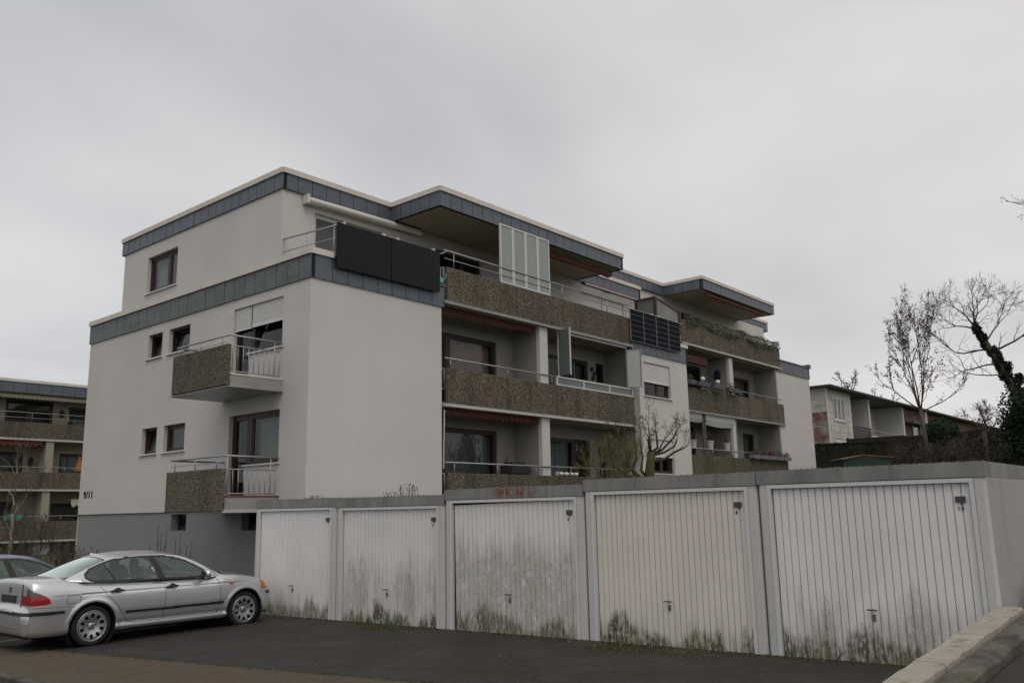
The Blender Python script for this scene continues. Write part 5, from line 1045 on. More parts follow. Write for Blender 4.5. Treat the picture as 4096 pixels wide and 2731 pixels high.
for k in range(40): t_ = k / 39; q = Vector(tp[1]).lerp(Vector(tp[2]), t_ * 3) if t_ < .333 else (Vector(tp[2]).lerp(Vector(tp[3]), t_ * 3 - 1) if t_ < .667 else Vector(tp[3]).lerp(Vector(tp[4]), t_ * 3 - 2)); bl_.append(((q.x, q.y + rng.uniform(-.12, .12) - (.35 if k in (14, 15, 22, 8, 9) else 0), q.z + rng.uniform(-.1, .1)), (.22 - .11 * t_, .22 - .10 * t_, .24)))
foliage_mass(mb, bl_, 12000, .055, rng); mb.build('ivy', M['ivy_leaf'], T)
# dark ivy mound
rng = random.Random(9); c0 = at_dist(4020, 1640, 37.5); mb = MB(); bl_ = []
for k in range(80):
    zz = rng.uniform(1.6, 5.9); w_ = 1.75 * (1 - .55 * max(0, (zz - 3.4) / 2.6)); bl_.append(((c0.x + rng.uniform(-.9, .9), c0.y - .75 + rng.uniform(-w_, w_) - .25 * (zz - 3), zz), (.75, .62, .55)))
foliage_mass(mb, bl_, 38000, .07, rng); T = empty('ivy_mound', (c0.x, c0.y - .7, terrain(c0.x, c0.y)), 'tall dark ivy-covered mound at the hedge end', 'ivy'); mb.build('foliage', M['ivy_leaf'], T)
core = MB(); core.lathe([(.9, 0), (.9, 1.2), (.7, 2.2), (.3, 2.9), (0, 3.1)], (c0.x, c0.y - .95, 2.2), n=14); core.build('stump', M['ivy_leaf'], T, smooth=True)
# small trees
rng = random.Random(21); s0 = at_dist(3935, 1710, 48); g0 = terrain(s0.x, s0.y)
bare_tree('fruit_tree', (s0.x, s0.y, g0), 'small round bare fruit tree behind the dark fence', [(s0.x, s0.y, g0), (s0.x, s0.y, 5.5)], [.12, .09], [((s0.x, s0.y, 5.4), (rng.gauss(0, .5), .35 * (k - 2.5), .8), .55, .045, 4) for k in range(6)], rng, spread=.6, up=.05, shrink=.78, rmin=.009, kids=(2, 3))
s0 = at_dist(3400, 1570, 78); g0 = terrain(s0.x, s0.y); rng = random.Random(8)
bare_tree('far_tree', (s0.x, s0.y, g0), 'distant bare tree rising above the row house roof', [(s0.x, s0.y, g0), (s0.x, s0.y, 10.5)], [.3, .16], [((s0.x, s0.y, 9.0 + .5 * k), (rng.gauss(0, .4), rng.gauss(0, .6), .9), .8, .05, 4) for k in range(6)], rng, spread=.5, up=.12, rmin=.016, kids=(2, 3), shrink=.7)
s0 = at_dist(3510, 1600, 80); g0 = terrain(s0.x, s0.y)
bare_tree('far_tree', (s0.x, s0.y, g0), 'low distant bare tree just topping the row house roof', [(s0.x, s0.y, g0), (s0.x, s0.y, 9.4)], [.25, .14], [((s0.x, s0.y, 8.6 + .3 * k), (rng.gauss(0, .4), rng.gauss(0, .6), .8), .9, .06, 4) for k in range(5)], rng, spread=.5, up=.1, rmin=.016, kids=(2, 3), shrink=.7)
# tree standing outside the picture whose outer branches reach in
rng = random.Random(31); q0 = at_dist(4760, 1150, 30); g0 = terrain(q0.x, q0.y)
bare_tree('roadside_tree', (q0.x, q0.y, g0), 'tall bare roadside tree whose seed-hung outer twigs reach in', [(q0.x, q0.y, g0), (q0.x, q0.y, 5.0), (q0.x + .1, q0.y, 8.0)], [.3, .24, .18], [((q0.x, q0.y, 6 + k * .7), (.3 * math.sin(k * 2.4), math.cos(k * 2.4) * .8 + .25, .55), 1.5, .05, 4) for k in range(8)], rng, leafm='seed_leaf', leafn=1, leafs=.035, spread=.5, up=.08, shrink=.74, rmin=.008, kids=(2, 2))
# pollarded tree on the lawn behind the garages
rng = random.Random(14); b0 = at_dist(2592, 1900, 26); px_, py_ = b0.x, b0.y; g0 = terrain(px_, py_)
Rr = Vector((CR.x, CR.y, 0)).normalized()
def off(r_, z, d=0): v = Vector((px_, py_, 0)) + Rr * r_ + Vector((CF.x, CF.y, 0)).normalized() * d; return Vector((v.x, v.y, z))
T = empty('pollard_tree', (px_, py_, g0), 'pollarded bare tree with sawn orange stubs in front of the balconies', 'tree'); tb = MB(); tb.tube([off(-.02, g0), off(.0, 2.75), off(.05, 3.1), off(.1, 3.45), off(.12, 3.72)], [.22, .20, .15, .12, .11], 9); tb.build('trunk', M['bark_green'], T, smooth=True)
mb, tw, cw = MB(), MB(), MB()
limbs = [([(-.1, 2.85), (-.42, 3.1), (-.72, 3.45), (-.62, 3.8), (-.66, 4.15)], .085), ([(-.55, 3.3), (-.38, 3.6), (-.36, 4.0), (-.42, 4.45)], .055), ([(-.05, 3.0), (-.22, 3.25), (-.12, 3.7), (-.18, 4.25)], .06), ([(.02, 3.0), (-.02, 3.4), (.02, 3.75)], .065), ([(.12, 3.85), (.08, 4.25), (.06, 4.32)], .07), ([(.15, 3.85), (.36, 4.0), (.34, 4.3), (.30, 4.6)], .055), ([(.12, 3.85), (.10, 4.3), (.09, 4.75)], .03), ([(.2, 3.8), (.55, 3.95), (.95, 4.35), (1.15, 4.65)], .05), ([(.2, 3.75), (.6, 3.85), (.95, 4.05), (1.05, 4.3)], .05), ([(.15, 3.5), (.6, 3.62), (.95, 3.85), (1.3, 4.0)], .06), ([(-.6, 3.4), (-.95, 3.65), (-1.2, 3.72)], .035), ([(-.2, 2.9), (-.7, 3.05), (-.95, 3.25), (-1.6, 3.62)], .05), ([(-.6, 3.9), (-.85, 4.25), (-1.0, 4.55)], .03), ([(.4, 3.9), (.62, 4.3), (.85, 4.55)], .028)]
for pts_, r_ in limbs:
    pts_ = [(a * .86, 2.95 + (z - 2.95) * .84) for a, z in pts_]; r_ *= .8
    d = rng.uniform(-.35, .35); P_ = [off(a, z, d * i / len(pts_)) for i, (a, z) in enumerate(pts_)]; mb.tube(P_, [r_ * (1 - .45 * i / (len(P_) - 1)) for i in range(len(P_))], 6)
    for k in range(3):
        a = P_[-1 - (k % 2)]; dv = (P_[-1] - P_[-2]).normalized(); grow(mb, tw, a, (dv + Vector((rng.gauss(0, .3), rng.gauss(0, .3), rng.uniform(0, .4)))).normalized(), rng.uniform(.2, .36), .010, 3, rng, spread=.6, up=.15, rmin=.0045, shrink=.7, kids=(2, 2))
mb.build('limbs', M['bark_green'], T, smooth=True); tw.build('twigs', M['twig'], T)
for (a, z, r_) in ((.06, 4.32, .055), (.30, 4.61, .045), (-.18, 4.26, .03), (-.66, 4.16, .04), (.02, 3.76, .045)): cw = MB(); z = 2.95 + (z - 2.95) * .84; p_ = off(a * .86, z, 0); cw.tube([p_ - Vector((0, 0, .05)), p_ + Vector((0, 0, .02))], [r_, r_ * .95], 7); cw.build('sawn_stub', M['cut_wood'], T)
# fuzzy shrub beside it
rng = random.Random(17); b1 = at_dist(2465, 1900, 25.2); g0 = terrain(b1.x, b1.y)
T = empty('broom_shrub', (b1.x, b1.y, g0), 'fuzzy olive brown shrub left of the pollarded tree', 'shrub'); mb, tw = MB(), MB(); lf = MB()
for k in range(11):
    dv = Vector((rng.gauss(0, .28), rng.gauss(0, .28), 1)).normalized(); dv = (dv - Rr * .06).normalized(); grow(mb, tw, Vector((b1.x + rng.uniform(-.1, .1), b1.y, g0)), dv, .78, .02, 4, rng, spread=.32, up=.14, rmin=.004, shrink=.74, kids=(2, 3))
tw.build('twigs', M['fuzz_leaf'], T); (mb if mb.f else MB().tube([(b1.x, b1.y, g0), (b1.x, b1.y, g0 + 1)], .03, 6)).build('stem', M['bark_green'], T)
# ------------------------------------------------------------------ hedge, fence, shed, bush on the slope
rng = random.Random(2)
A_, B_ = at_dist(3200, 1772, 52), at_dist(3540, 1770, 52); ah = Vector((A_.x, A_.y)); bh = Vector((B_.x, B_.y)); mb = MB(); L = (bh - ah).length
for i in range(22000):
    f = rng.random(); q = ah.lerp(bh, f); n_ = Vector((-(bh - ah).y, (bh - ah).x)).normalized(); dpt = rng.uniform(-.5, .5); z = rng.uniform(3.0, 5.43) if abs(dpt) > .42 or rng.random() < .4 else 5.40 + rng.uniform(-.12, .06)
    q = q + n_ * dpt; leaves(mb, (q.x, q.y, z), (.06, .06, .05), 1, .055, rng)
T = empty('hedge', ((A_.x + B_.x) / 2, (A_.y + B_.y) / 2, 3.3), 'clipped dark brownish hedge behind the green shed', 'hedge'); mb.build('foliage', M['hedge_leaf'], T)
core = MB(); n_ = Vector((-(bh - ah).y, (bh - ah).x)).normalized() * .42; core.prism([ah + n_, bh + n_, bh - n_, ah - n_], 2.6, 5.33); core.build('branches', M['hedge_leaf'], T)
mat('fence_wood', (.030, .020, .014), .9, var=(5, .35)); mat('shed_green', (.022, .05, .034), .6, var=(2, .2)); mat('shed_roof', (.20, .12, .075), .8, var=(3, .3))
F = empty('board_fence', (37.5, -4, 3.4), 'dark weathered board fence running along the slope below the row house', 'fence')
fpts = [at_dist(3390, 1750, 56), at_dist(3620, 1745, 55), at_dist(3822, 1722, 52), at_dist(3960, 1718, 50), at_dist(4140, 1722, 46), at_dist(4400, 1735, 42)]
for a, b_ in zip(fpts[:-1], fpts[1:]):
    d = Vector((b_.x - a.x, b_.y - a.y, 0)); L = d.length; d.normalize(); nb = max(1, int(L / 2.2)); zt_ = max(a.z, b_.z)
    for s_ in range(nb):
        p0 = Vector((a.x, a.y, 0)) + d * (L * s_ / nb); p1 = Vector((a.x, a.y, 0)) + d * (L * (s_ + 1) / nb); zz = a.z + (b_.z - a.z) * (s_ + .5) / nb; ang = math.atan2(d.y, d.x); w_ = L / nb
        for k in range(9):
            key = ('board', round(w_, 3)); 
            if key not in _boxes: bb = MB(); bb.box(-w_ / 2 + .03, w_ / 2 - .03, -.012, .012, -.1105, .1105); me = bpy.data.meshes.new('board'); me.from_pydata(bb.v, [], bb.f); me.materials.append(M['fence_wood']); _boxes[key] = me
            o = link('board', _boxes[key], F); o.location = ((p0.x + p1.x) / 2, (p0.y + p1.y) / 2, zz - .11 - k * .222); o.rotation_euler = (rng.uniform(-.03, .03), 0, ang)
        po = MB().box(p0.x - .06, p0.x + .06, p0.y - .06, p0.y + .06, 3.0, zz + .06).build('post', M['fence_wood'], F)
# undergrowth along the fence
rng = random.Random(44)
for i, (px, py, D, w_, h_, lab) in enumerate(((3600, 1850, 47, 1.3, 1.2, 'brown tangled shrub left of the fence middle'), (3790, 1850, 45, 1.5, 1.25, 'olive tangled shrub below the dark fence'), (3930, 1830, 43, 1.3, 1.3, 'russet tangled shrub next to the ivy mound'), (3560, 1880, 46, .9, .8, 'low dark shrub right behind the green shed'))):
    c0 = at_dist(px, py, D); g0 = terrain(c0.x, c0.y); T = empty('wild_shrub', (c0.x, c0.y, g0), lab, 'shrub', 'wild shrubs on the slope'); mb, tw, lf = MB(), MB(), MB()
    for k in range(9): grow(mb, tw, Vector((c0.x + rng.uniform(-.4, .4) * w_, c0.y + rng.uniform(-.5, .5) * w_, g0)), Vector((rng.gauss(0, .35), rng.gauss(0, .35), 1)).normalized(), h_ * .62, .016, 3, rng, spread=.5, up=.12, rmin=.008, kids=(2, 3))
    leaves(lf, (c0.x, c0.y, g0 + h_ * .8), (w_, w_, h_ * .75), 1500, .05, rng); tw.build('twigs', M['twig'], T); lf.build('foliage', M['hedge_leaf'], T)
c0 = at_dist(3767, 1720, 50.5); mb = MB(); rng = random.Random(6); foliage_mass(mb, [((c0.x, c0.y, 5.75), (.85, .85, .75))], 5000, .06, rng); T = empty('round_bush', (c0.x, c0.y, terrain(c0.x, c0.y)), 'dark round clipped bush rising behind the fence', 'shrub'); mb.build('foliage', M['ivy_leaf'], T); MB().tube([(c0.x, c0.y, 3.4), (c0.x, c0.y, 5.6)], .1, 6).build('trunk', M['bark'], T); mb = MB(); mb.lathe([(.7 * math.sin(a * math.pi / 8), -.62 * math.cos(a * math.pi / 8)) for a in range(9)], (c0.x, c0.y, 5.75), n=14); mb.build('core', M['ivy_leaf'], T, smooth=True)
# green metal shed
a, b_ = at_dist(3376, 1860, 40), at_dist(3566, 1860, 40); d = Vector((b_.x - a.x, b_.y - a.y, 0)); L = d.length; d.normalize(); n_ = Vector((CF.x, CF.y, 0)).normalized(); g0 = terrain(a.x, a.y); zt_ = 4.02
S = empty('garden_shed', ((a.x + b_.x) / 2, (a.y + b_.y) / 2, g0), 'small dark green metal shed with rusty edged roof behind the garages', 'shed')
P0 = Vector((a.x, a.y)); P1 = Vector((b_.x, b_.y)); n2 = Vector((n_.x, n_.y)) * 1.8
mb = MB(); mb.prism([P0, P1, P1 + n2, P0 + n2], g0 - .2, zt_); mb.build('wall', M['shed_green'], S)
k = 10; e = Vector((-n_.x, -n_.y)) * .008
for i in range(1, k): q = P0.lerp(P1, i / k); MB().tube([(q.x + e.x, q.y + e.y, g0), (q.x + e.x, q.y + e.y, zt_ - .03)], .010, 4).build('rib', M['shed_green'], S)
mid = P0.lerp(P1, .42); dd2 = Vector((d.x, d.y)) * .08; fo = Vector((-n_.x, -n_.y)) * .1
mb = MB(); q = [P0 - dd2 + fo, mid + fo, P1 + dd2 + fo, P1 + dd2 + n2, mid + n2, P0 - dd2 + n2]; z_ = [zt_, zt_ + .15, zt_ + .01, zt_ + .01, zt_ + .15, zt_]
mb.face([(q[0].x, q[0].y, z_[0]), (q[1].x, q[1].y, z_[1]), (q[4].x, q[4].y, z_[4]), (q[5].x, q[5].y, z_[5])]); mb.face([(q[1].x, q[1].y, z_[1]), (q[2].x, q[2].y, z_[2]), (q[3].x, q[3].y, z_[3]), (q[4].x, q[4].y, z_[4])])
mb.face([(q[0].x, q[0].y, z_[0] - .04), (q[1].x, q[1].y, z_[1] - .04), (q[1].x, q[1].y, z_[1]), (q[0].x, q[0].y, z_[0])]); mb.face([(q[1].x, q[1].y, z_[1] - .04), (q[2].x, q[2].y, z_[2] - .04), (q[2].x, q[2].y, z_[2]), (q[1].x, q[1].y, z_[1])]); mb.face([(q[0].x - fo.x, q[0].y - fo.y, zt_), (q[2].x - fo.x, q[2].y - fo.y, zt_), (q[1].x - fo.x, q[1].y - fo.y, zt_ + .14)]); mb.build('roof', M['shed_roof'], S)
# ------------------------------------------------------------------ row house on the slope
m = mat('clad_red', (.22, .06, .045), .8); t, b = nodes(m); p = pos(t); c = mixc(t, maprange(t, noise(t, 1.0, p, 6, .65), .44, .62), (.19, .060, .048), (.44, .40, .35)); sxz = N(t, 'ShaderNodeSeparateXYZ'); t.links.new(p, sxz.inputs[0])
c = mixc(t, maprange(t, noise(t, 2.5, mapping(t, p, (1, 1, .5)), 6, .7), .5, .7, 0, .6), c, (.15, .14, .11)); t.links.new(c, b.inputs['Base Color'])
m = mat('clad_white', (.45, .42, .37), .8); t, b = nodes(m); p = pos(t); c = mixc(t, maprange(t, noise(t, 1.6, mapping(t, p, (1, 1, .8)), 6, .65), .42, .68), (.58, .55, .50), (.30, .285, .22)); t.links.new(c, b.inputs['Base Color'])
mat('eave_dark', (.035, .038, .042), .6); mat('loggia_white', (.60, .585, .56), .9, var=(1, .08)); mat('dark_slats', (.045, .03, .028), .7); mat('brick_brown', (.12, .07, .05), .9, var=(6, .3))
RX, RY, RZ = 40.4, 3.4, 9.15; gz0 = 3.0
RH = empty('row_house', (60, 8, gz0), 'long two-storey row house with weathered red and white cladding on the slope', 'house')
MB().box(RX + .03, RX + 46, RY + 2.0, RY + 9.0, gz0 - .5, RZ).build('wall', M['loggia_white'], RH)
MB().box(RX + .03, RX + 3.88, RY + .03, RY + 2.0, gz0 - .5, RZ).build('wall', M['loggia_white'], RH); MB().box(RX + 15.2, RX + 46, RY + .03, RY + 2.0, gz0 - .5, RZ - .05).build('wall', M['brick_brown'], RH)
rows = 15; hrow = (RZ - .35 - gz0) / rows
for r_ in range(rows):
    z0_ = gz0 + r_ * hrow
    for c_ in range(6): piece('cladding_panel', RX - .012, RX + .028, RY + c_ * 1.45 + .01 + .0, RY + (c_ + 1) * 1.45 - .01, z0_ + .008, z0_ + hrow - .008, M['clad_red'] if (2 < r_ < 12 and c_ < 2) else M['clad_white'], RH)
    for c_ in range(4):
        xa, xb_ = RX + .03 + c_ * .97, RX + .03 + (c_ + 1) * .97
        if 0 < c_ < 3 and 7.15 < z0_ + hrow / 2 < 8.7: continue
        if 0 < c_ < 3 and 4.5 < z0_ + hrow / 2 < 6.0: continue
        piece('cladding_panel', xa + .01, xb_ - .01, RY - .012, RY + .028, z0_ + .008, z0_ + hrow - .008, M['clad_white'], RH)
for zz in (7.2, 4.45):
    window(RH, 'Y', RY - .02, RX + 1.0, RX + 2.95, zz, zz + 1.48, [(RX + 1.0, RX + 1.65), (RX + 1.65, RX + 2.3), (RX + 2.3, RX + 2.95)], fm='white_frame', depth=-.03, ft=.07, gm='pane_mirror', shutter=zz + 1.0 if zz < 5 else None)
mb = MB(); mb.box(RX - .35, RX + 46.3, RY - .45, RY + 9.4, RZ - .02, RZ + .10); ro = mb.build('roof', M['eave_dark'], RH); MB().tube([(RX - .3, RY - .5, RZ - .0), (RX + 46, RY - .5, RZ - .0)], .09, 8).build('gutter', M['eave_dark'], ro); MB().tube([(RX - .04, RY - .06, gz0), (RX - .04, RY - .06, RZ - .05)], .045, 8).build('downpipe', M['white_metal'], RH)
for x0, x1 in ((3.92, 7.5), (7.8, 14.9)):
    for zf in (5.85, 3.05): MB().box(RX + x0, RX + x1, RY - .02, RY + 2.0, zf, zf + .18).build('balcony_slab', M['loggia_white'], RH)
for x in (3.88, 7.5, 14.9): MB().box(RX + x - .0, RX + x + .28, RY - .02, RY + 2.0, gz0, RZ - .03).build('partition', M['loggia_white'], RH)
for i in range(6): piece('slat', RX + 4.15, RX + 7.5, RY - .10, RY - .06, 6.0 + i * .185, 6.13 + i * .185, M['dark_slats'], RH)
for x in (4.3, 7.3): MB().box(RX + x, RX + x + .06, RY - .055, RY, 5.9, 7.15).build('post', M['steel'], RH)
for i in range(5): piece('balustrade_panel', RX + 7.8 + i * 1.42 + .02, RX + 7.8 + (i + 1) * 1.42 - .02, RY - .06, RY - .02, 6.0, 6.62, M['loggia_white'], RH)
MB().tube([(RX + 7.8, RY - .04, 6.95), (RX + 14.9, RY - .04, 6.95)], .025, 6).build('rail', M['steel'], RH)
window(RH, 'Y', RY + 1.97, RX + 8.4, RX + 10.6, 5.75, 8.0, [(RX + 8.4, RX + 9.5), (RX + 9.5, RX + 10.6)], fm='white_frame', depth=-.06, sill=False, gm='pane_mirror'); window(RH, 'Y', RY + 1.97, RX + 4.6, RX + 6.2, 5.75, 8.0, fm='brown_frame', depth=-.06, sill=False, gm='pane_mirror')
for k in range(5): window(RH, 'Y', RY - .02, RX + 17 + k * 5.5, RX + 19 + k * 5.5, 6.6, 8.2, fm='white_frame', depth=-.06, gm='pane_mirror')
MB().box(RX + 15.3, RX + 19.5, RY - .6, RY - .05, 7.9, 8.05).build('canopy', M['eave_dark'], RH); MB().box(RX + 19.5, RX + 19.75, RY - .4, RY + .03, gz0, RZ - .05).build('fire_wall', M['loggia_white'], RH)
# ------------------------------------------------------------------ neighbouring apartment block
NY = 34.0
NB = empty('apartment_building', (7, 38, 0), 'beige neighbouring apartment block with striped balcony awnings beyond the lawn', 'building')
bw = M['plaster_beige']
wops = [(5.95, 8.40, 6.5, 8.62), (9.25, 10.6, 6.5, 8.4), (3.5, 7.05, 3.75, 5.75), (8.95, 11.0, 3.75, 5.75), (3.5, 6.7, 1.15, 3.1), (8.7, 10.6, 1.15, 3.0), (12, 14, 6.5, 8.5), (12.5, 14.5, 3.8, 5.7), (-.5, 2.2, 6.5, 8.5), (-.5, 2.2, 3.8, 5.7)]
wall('wall', 'Y', NY + 1.2, -3, 17, -1, 9.2, wops, bw, NB, .1)
wsp = [[(5.95, 7.15), (7.15, 8.40)], None, [(3.5, 6.6), (6.6, 7.05)], None, None, None, None, None, None, None]
for o_, l_, c_ in zip(wops, wsp, (None, 'curtain_dark', 'curtain_dark', 'curtain', None, None, None, None, None, None)): window(NB, 'Y', NY + 1.2, *o_, l_, fm='dark_frame', depth=.06, sill=False, cur=c_, ft=.1)
for x0, x1 in ((7.75, 8.15), (2.6, 3.0), (14.9, 15.3), (-3, -2.6)): MB().box(x0, x1, NY + .05, NY + 1.19, .9, 6.35).build('partition', bw, NB)
for zt_, zb_, js in ((7.28, 6.42, [1.2, 3.5, 8.9, 12.5]), (4.62, 3.73, [.5, 4.2, 8.25, 12.4]), (2.03, 1.05, [.5, 4.2, 8.25, 12.4])):
    s = MB().box(-3, 17, NY - .03, NY + 1.22, zb_ - .11, zb_ - .005).build('balcony', M['concrete_light'], NB); xs = [-2.95] + js + [16.9]
    for a, b_ in zip(xs[:-1], xs[1:]): piece('parapet_panel', a + .01, b_ - .01, NY, NY + .12, zb_, zt_, M['aggregate'], s)
    hr = .52 if zt_ > 7 else .27
    rail(s, [(-2.9, NY + .06, zt_ + hr), (16.8, NY + .06, zt_ + hr)], .022)
    if zt_ > 7: rail(s, [(-2.9, NY + .06, zt_ + .24), (16.8, NY + .06, zt_ + .24)], .014)
    for k in range(11): rail(s, [(-2.6 + k * 1.9, NY + .06, zt_), (-2.6 + k * 1.9, NY + .06, zt_ + hr)], .014, name='post')
MB().box(-3, 17, NY - .25, NY + 10, 8.86, 9.40).build('roof', M['soffit'], NB); fascia(NB, (-3, NY - .3), (17, NY - .3), 8.80, 9.36, .15, 'slate', .62); fascia(NB, (17, NY - .3), (17, NY + 10), 8.80, 9.36, .15, 'slate', .62)
MB().box(-3, 17, NY + 1.3, NY + 10, -1, 1.0).build('plinth', M['room'], NB); MB().box(16.9, 17.0, NY, NY + 10, -1, 9).build('wall', bw, NB); MB().box(-3.1, -3.0, NY, NY + 10, -1, 9).build('wall', bw, NB); MB().box(-3, 17, NY + 10, NY + 10.1, -1, 9).build('wall', bw, NB)
for x in (7.6, 12, 3): MB().box(x, x + .8, NY + .2, NY + .5, -1, 1.0).build('pier', M['concrete'], NB)
scallop('Y', NY + .0, 4.6, 10.2, 8.72, .20, 'awning_cream', 'awning', 'cream scalloped awning along the top of the neighbouring block', group='awnings', wave=.22); scallop('Y', NY + .05, 3.4, 7.55, 6.25, .27, 'awning_red', 'awning', 'faded red scalloped awning on the neighbouring block', group='awnings', wave=.4); scallop('Y', NY + .3, 9.4, 11.5, 3.15, .38, 'awning_cream', 'awning', 'short yellow cream scalloped awning on the neighbouring block', group='awnings', wave=.3)
o = empty('planter_box', (6.35, NY - .1, 2.1), 'turquoise planter with withered flowers on the neighbouring parapet', 'flower box'); MB().prism([(5.98, NY - .25), (6.72, NY - .25), (6.78, NY - .02), (5.92, NY - .02)], 2.12, 2.42).build('box', M['teal_plastic'], o); mb = MB(); leaves(mb, (6.35, NY - .12, 2.52), (.38, .14, .16), 80, .05); mb.build('plants', M['dead_leaf'], o)
o = empty('garden_parasol', (9.55, NY + .5, 4.0), 'folded orange parasol on the neighbouring balcony', 'parasol'); mb = MB(); mb.lathe([(.03, 1.5), (.10, 1.3), (.26, .75), (.34, .6), (.0, .62)], (9.75, NY + .5, 4.1), n=10); mb.build('canopy', M['orange_fabric'], o, smooth=True); MB().tube([(9.75, NY + .5, 3.9), (9.75, NY + .5, 5.6)], .02, 6).build('pole', M['steel'], o)
for i, (x, z, lab) in enumerate(((8.85, 7.95, 'dark red wall lantern between the top windows of the neighbouring block'), (7.4, 5.3, 'long dark red wall ornament by the neighbouring middle balcony'))):
    o = empty('wall_ornament', (x, NY + 1.15, z - .2), lab, 'ornament'); mb = MB(); mb.lathe([(0, -.2 - .2 * i), (.1, -.14 - .2 * i), (.12, .05), (.06, .2), (0, .22)], (x, NY + 1.08, z), n=10); mb.build('body', M['wine_red'], o, smooth=True); MB().tube([(x, NY + 1.08, z + .2), (x, NY + 1.18, z + .3)], .012, 5).build('hook', M['black_plastic'], o)
# lawn plants near the neighbouring block and by the house wall
rng = random.Random(12)
def sapling(px, py, D, h, label, tm='bark_pale', n=5):
    c0 = at_dist(px, py, D); g0 = terrain(c0.x, c0.y); bare_tree('sapling', (c0.x, c0.y, g0), label, [(c0.x, c0.y, g0), (c0.x, c0.y, g0 + h * .45)], [.085, .05], [((c0.x, c0.y, g0 + h * (.25 + .09 * k)), (rng.gauss(0, .5), rng.gauss(0, .7), 1.1), h * .2, .024, 3) for k in range(n)], rng, tm=tm, spread=.55, up=.12, rmin=.007, kids=(2, 2), shrink=.8)
sapling(45, 2150, 40, 4.6, 'thin pale-barked bare sapling in front of the neighbouring block', n=7)
def twig_bush(px, py, D, w_, h_, label, leafm=None, n=14, nl=900):
    c0 = at_dist(px, py, D); g0 = terrain(c0.x, c0.y); T = empty('garden_shrub', (c0.x, c0.y, g0), label, 'shrub', 'shrubs by the lawn'); mb, tw = MB(), MB()
    for k in range(n): grow(mb, tw, Vector((c0.x + rng.uniform(-.4, .4) * w_, c0.y + rng.uniform(-.4, .4) * w_, g0)), Vector((rng.gauss(0, .3), rng.gauss(0, .3), 1)).normalized(), h_ * .55, .012, 3, rng, spread=.45, up=.2, rmin=.006, kids=(2, 3))
    tw.build('twigs', M['twig'], T)
    if leafm: lf = MB(); leaves(lf, (c0.x, c0.y, g0 + h_ * .55), (w_ * .6, w_ * .6, h_ * .5), nl, .05, rng); lf.build('foliage', M[leafm], T)
twig_bush(120, 2190, 39, 1.1, 1.5, 'large brown leafless bush before the neighbouring block', n=12); twig_bush(285, 2215, 30, .8, 1.0, 'dark leafy bush at the left corner of the grey plinth', 'hedge_leaf', 8); twig_bush(330, 2208, 28, .5, .95, 'small yellow green bush at the grey plinth corner', 'bush_leaf', 8, 700)
twig_bush(15, 2200, 37, 1.3, 1.6, 'russet bare bush at the foot of the pale sapling', n=9); 
def rose(px, py, D, tops, label):
    c0 = at_dist(px, py, D); g0 = terrain(c0.x, c0.y); T = empty('rose_shrub', (c0.x, c0.y, g0), label, 'shrub', 'pruned roses')
    for (dx, h_) in tops: mb = MB(); p1 = Vector((c0.x + dx * .3, c0.y - dx * .7, g0 + h_)); p0 = Vector((c0.x + dx * .1, c0.y - dx * .2, g0)); mb.tube([p0, p0.lerp(p1, .6) + Vector((.02, .03, 0)), p1], [.012, .009, .006], 5); mb.tube([p0.lerp(p1, .75), p0.lerp(p1, .75) + Vector((.03, -.06, .16))], [.006, .004], 4); mb.build('stem', M['twig'], T)
rose(625, 2250, 20.6, ((-.25, 1.55), (.0, 1.95), (.12, 1.75), (.3, 1.9)), 'pruned upright rose twigs against the grey plinth'); rose(720, 2260, 20.4, ((-.2, 1.6), (-.05, 1.75), (.2, 1.5), (.35, 1.55)), 'short pruned rose twigs against the grey plinth nearer the garages')
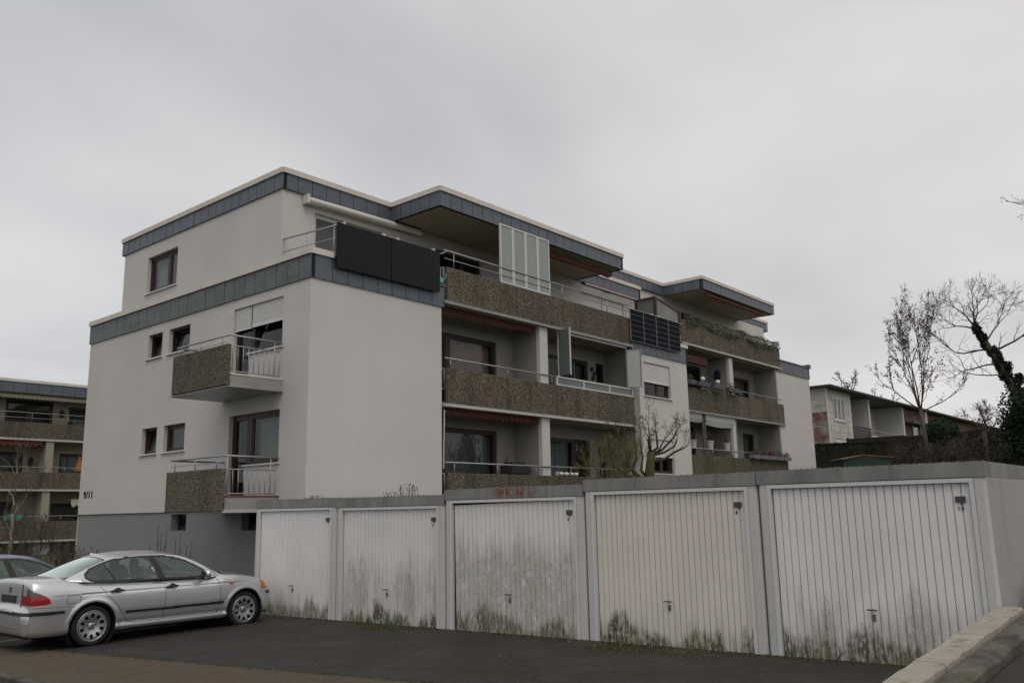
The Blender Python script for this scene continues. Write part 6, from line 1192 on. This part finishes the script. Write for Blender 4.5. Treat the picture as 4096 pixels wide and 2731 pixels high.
# moss, weeds and leaf litter along the garage fronts
rng = random.Random(77); mb = MB(); ml = MB()
for i in range(9000):
    y = rng.uniform(-13.7, -2.0); dens = max(0, .25 + .75 * math.sin(y * 2.3) * math.sin(y * .9 + 1))
    w_ = .05 + .22 * max(0, math.sin(y * 1.15 + .6)) ** 2
    if rng.random() > dens + .12: continue
    x = GX + .0 - abs(rng.gauss(0, w_)); leaves(mb, (x, y, zg(x, y) + .004), (.01, .01, .004), 1, .011, rng)
for (cx_, cy_, n_) in ((-1.9, -4.6, 500), (-2.0, -5.3, 260), (-1.95, -9.3, 600), (-1.9, -10.2, 420)):
    for i in range(n_): x, y = cx_ + rng.gauss(0, .10), cy_ + rng.gauss(0, .28); leaves(mb, (x, y, zg(x, y) + .003), (.01, .01, .003), 1, .012, rng)
for i in range(2600):
    y = rng.uniform(-9.5, 1.2); x = PAVE_IN(y) + rng.gauss(0, .07) + .02; leaves(mb, (x, y, zg(x, y) + .009), (.01, .01, .004), 1, .010, rng)
for i in range(170):
    y = rng.uniform(-10.5, -6.5) if i < 100 else rng.uniform(-13.6, -.8); x = GX - .03 - abs(rng.gauss(0, .12)) if i < 120 else rng.uniform(-5, GX); leaves(ml, (x, y, zg(x, y) + .016), (.02, .02, .004), 1, .022, rng)
o = mb.build('moss', M['moss']); o['kind'] = 'stuff'; o['label'] = 'green moss patches on the asphalt along the garage doors'; o['category'] = 'moss'
o = ml.build('leaf_litter', M['dead_leaf']); o['kind'] = 'stuff'; o['label'] = 'scattered brown leaves on the asphalt court'; o['category'] = 'leaves'
for i, (y, h_, n_) in enumerate(((-4.75, .22, 16), (-4.3, .09, 12), (-2.1, .08, 14))):
    mb = MB(); T = empty('weed_tuft', (GX + .15, y, 2.37), ['tall dry weed tuft growing on the garage roof edge', 'low dry weed tuft beside the tall one on the roof edge', 'low dry weed tuft on the roof edge of the first garages'][i], 'weed', 'weeds on the garage roof')
    for k in range(n_):
        p0 = Vector((GX + .12 + rng.uniform(-.04, .1), y + rng.uniform(-.2, .2), 2.36)); p1 = p0 + Vector((rng.gauss(0, .03), rng.gauss(0, .05), h_ * rng.uniform(.5, 1.1))); mb.tube([p0, p0.lerp(p1, .5) + Vector((0, rng.gauss(0, .01), 0)), p1], [.004, .003, .006], 4)
    mb.build('stalks', M['twig'], T); lf = MB(); leaves(lf, (GX + .15, y, 2.37 + h_ * .8), (.05, .2, h_ * .25), 40, .012, rng); lf.build('seed_heads', M['seed_leaf'], T)
rng = random.Random(78); mb = MB(); lf = MB(); c0 = Vector((-.75, -13.98, 1.02)); T = empty('weed_tuft', c0, 'green leafy weeds at the foot of the last garage side wall', 'weed', 'weeds by the kerb')
leaves(lf, (-.2, -13.95, 1.12), (.55, .10, .14), 220, .035, rng); lf.build('foliage', M['bush_leaf'], T); MB().tube([(-.2, -13.95, 1.0), (-.15, -13.93, 1.15)], .006, 4).build('stem', M['twig'], T)
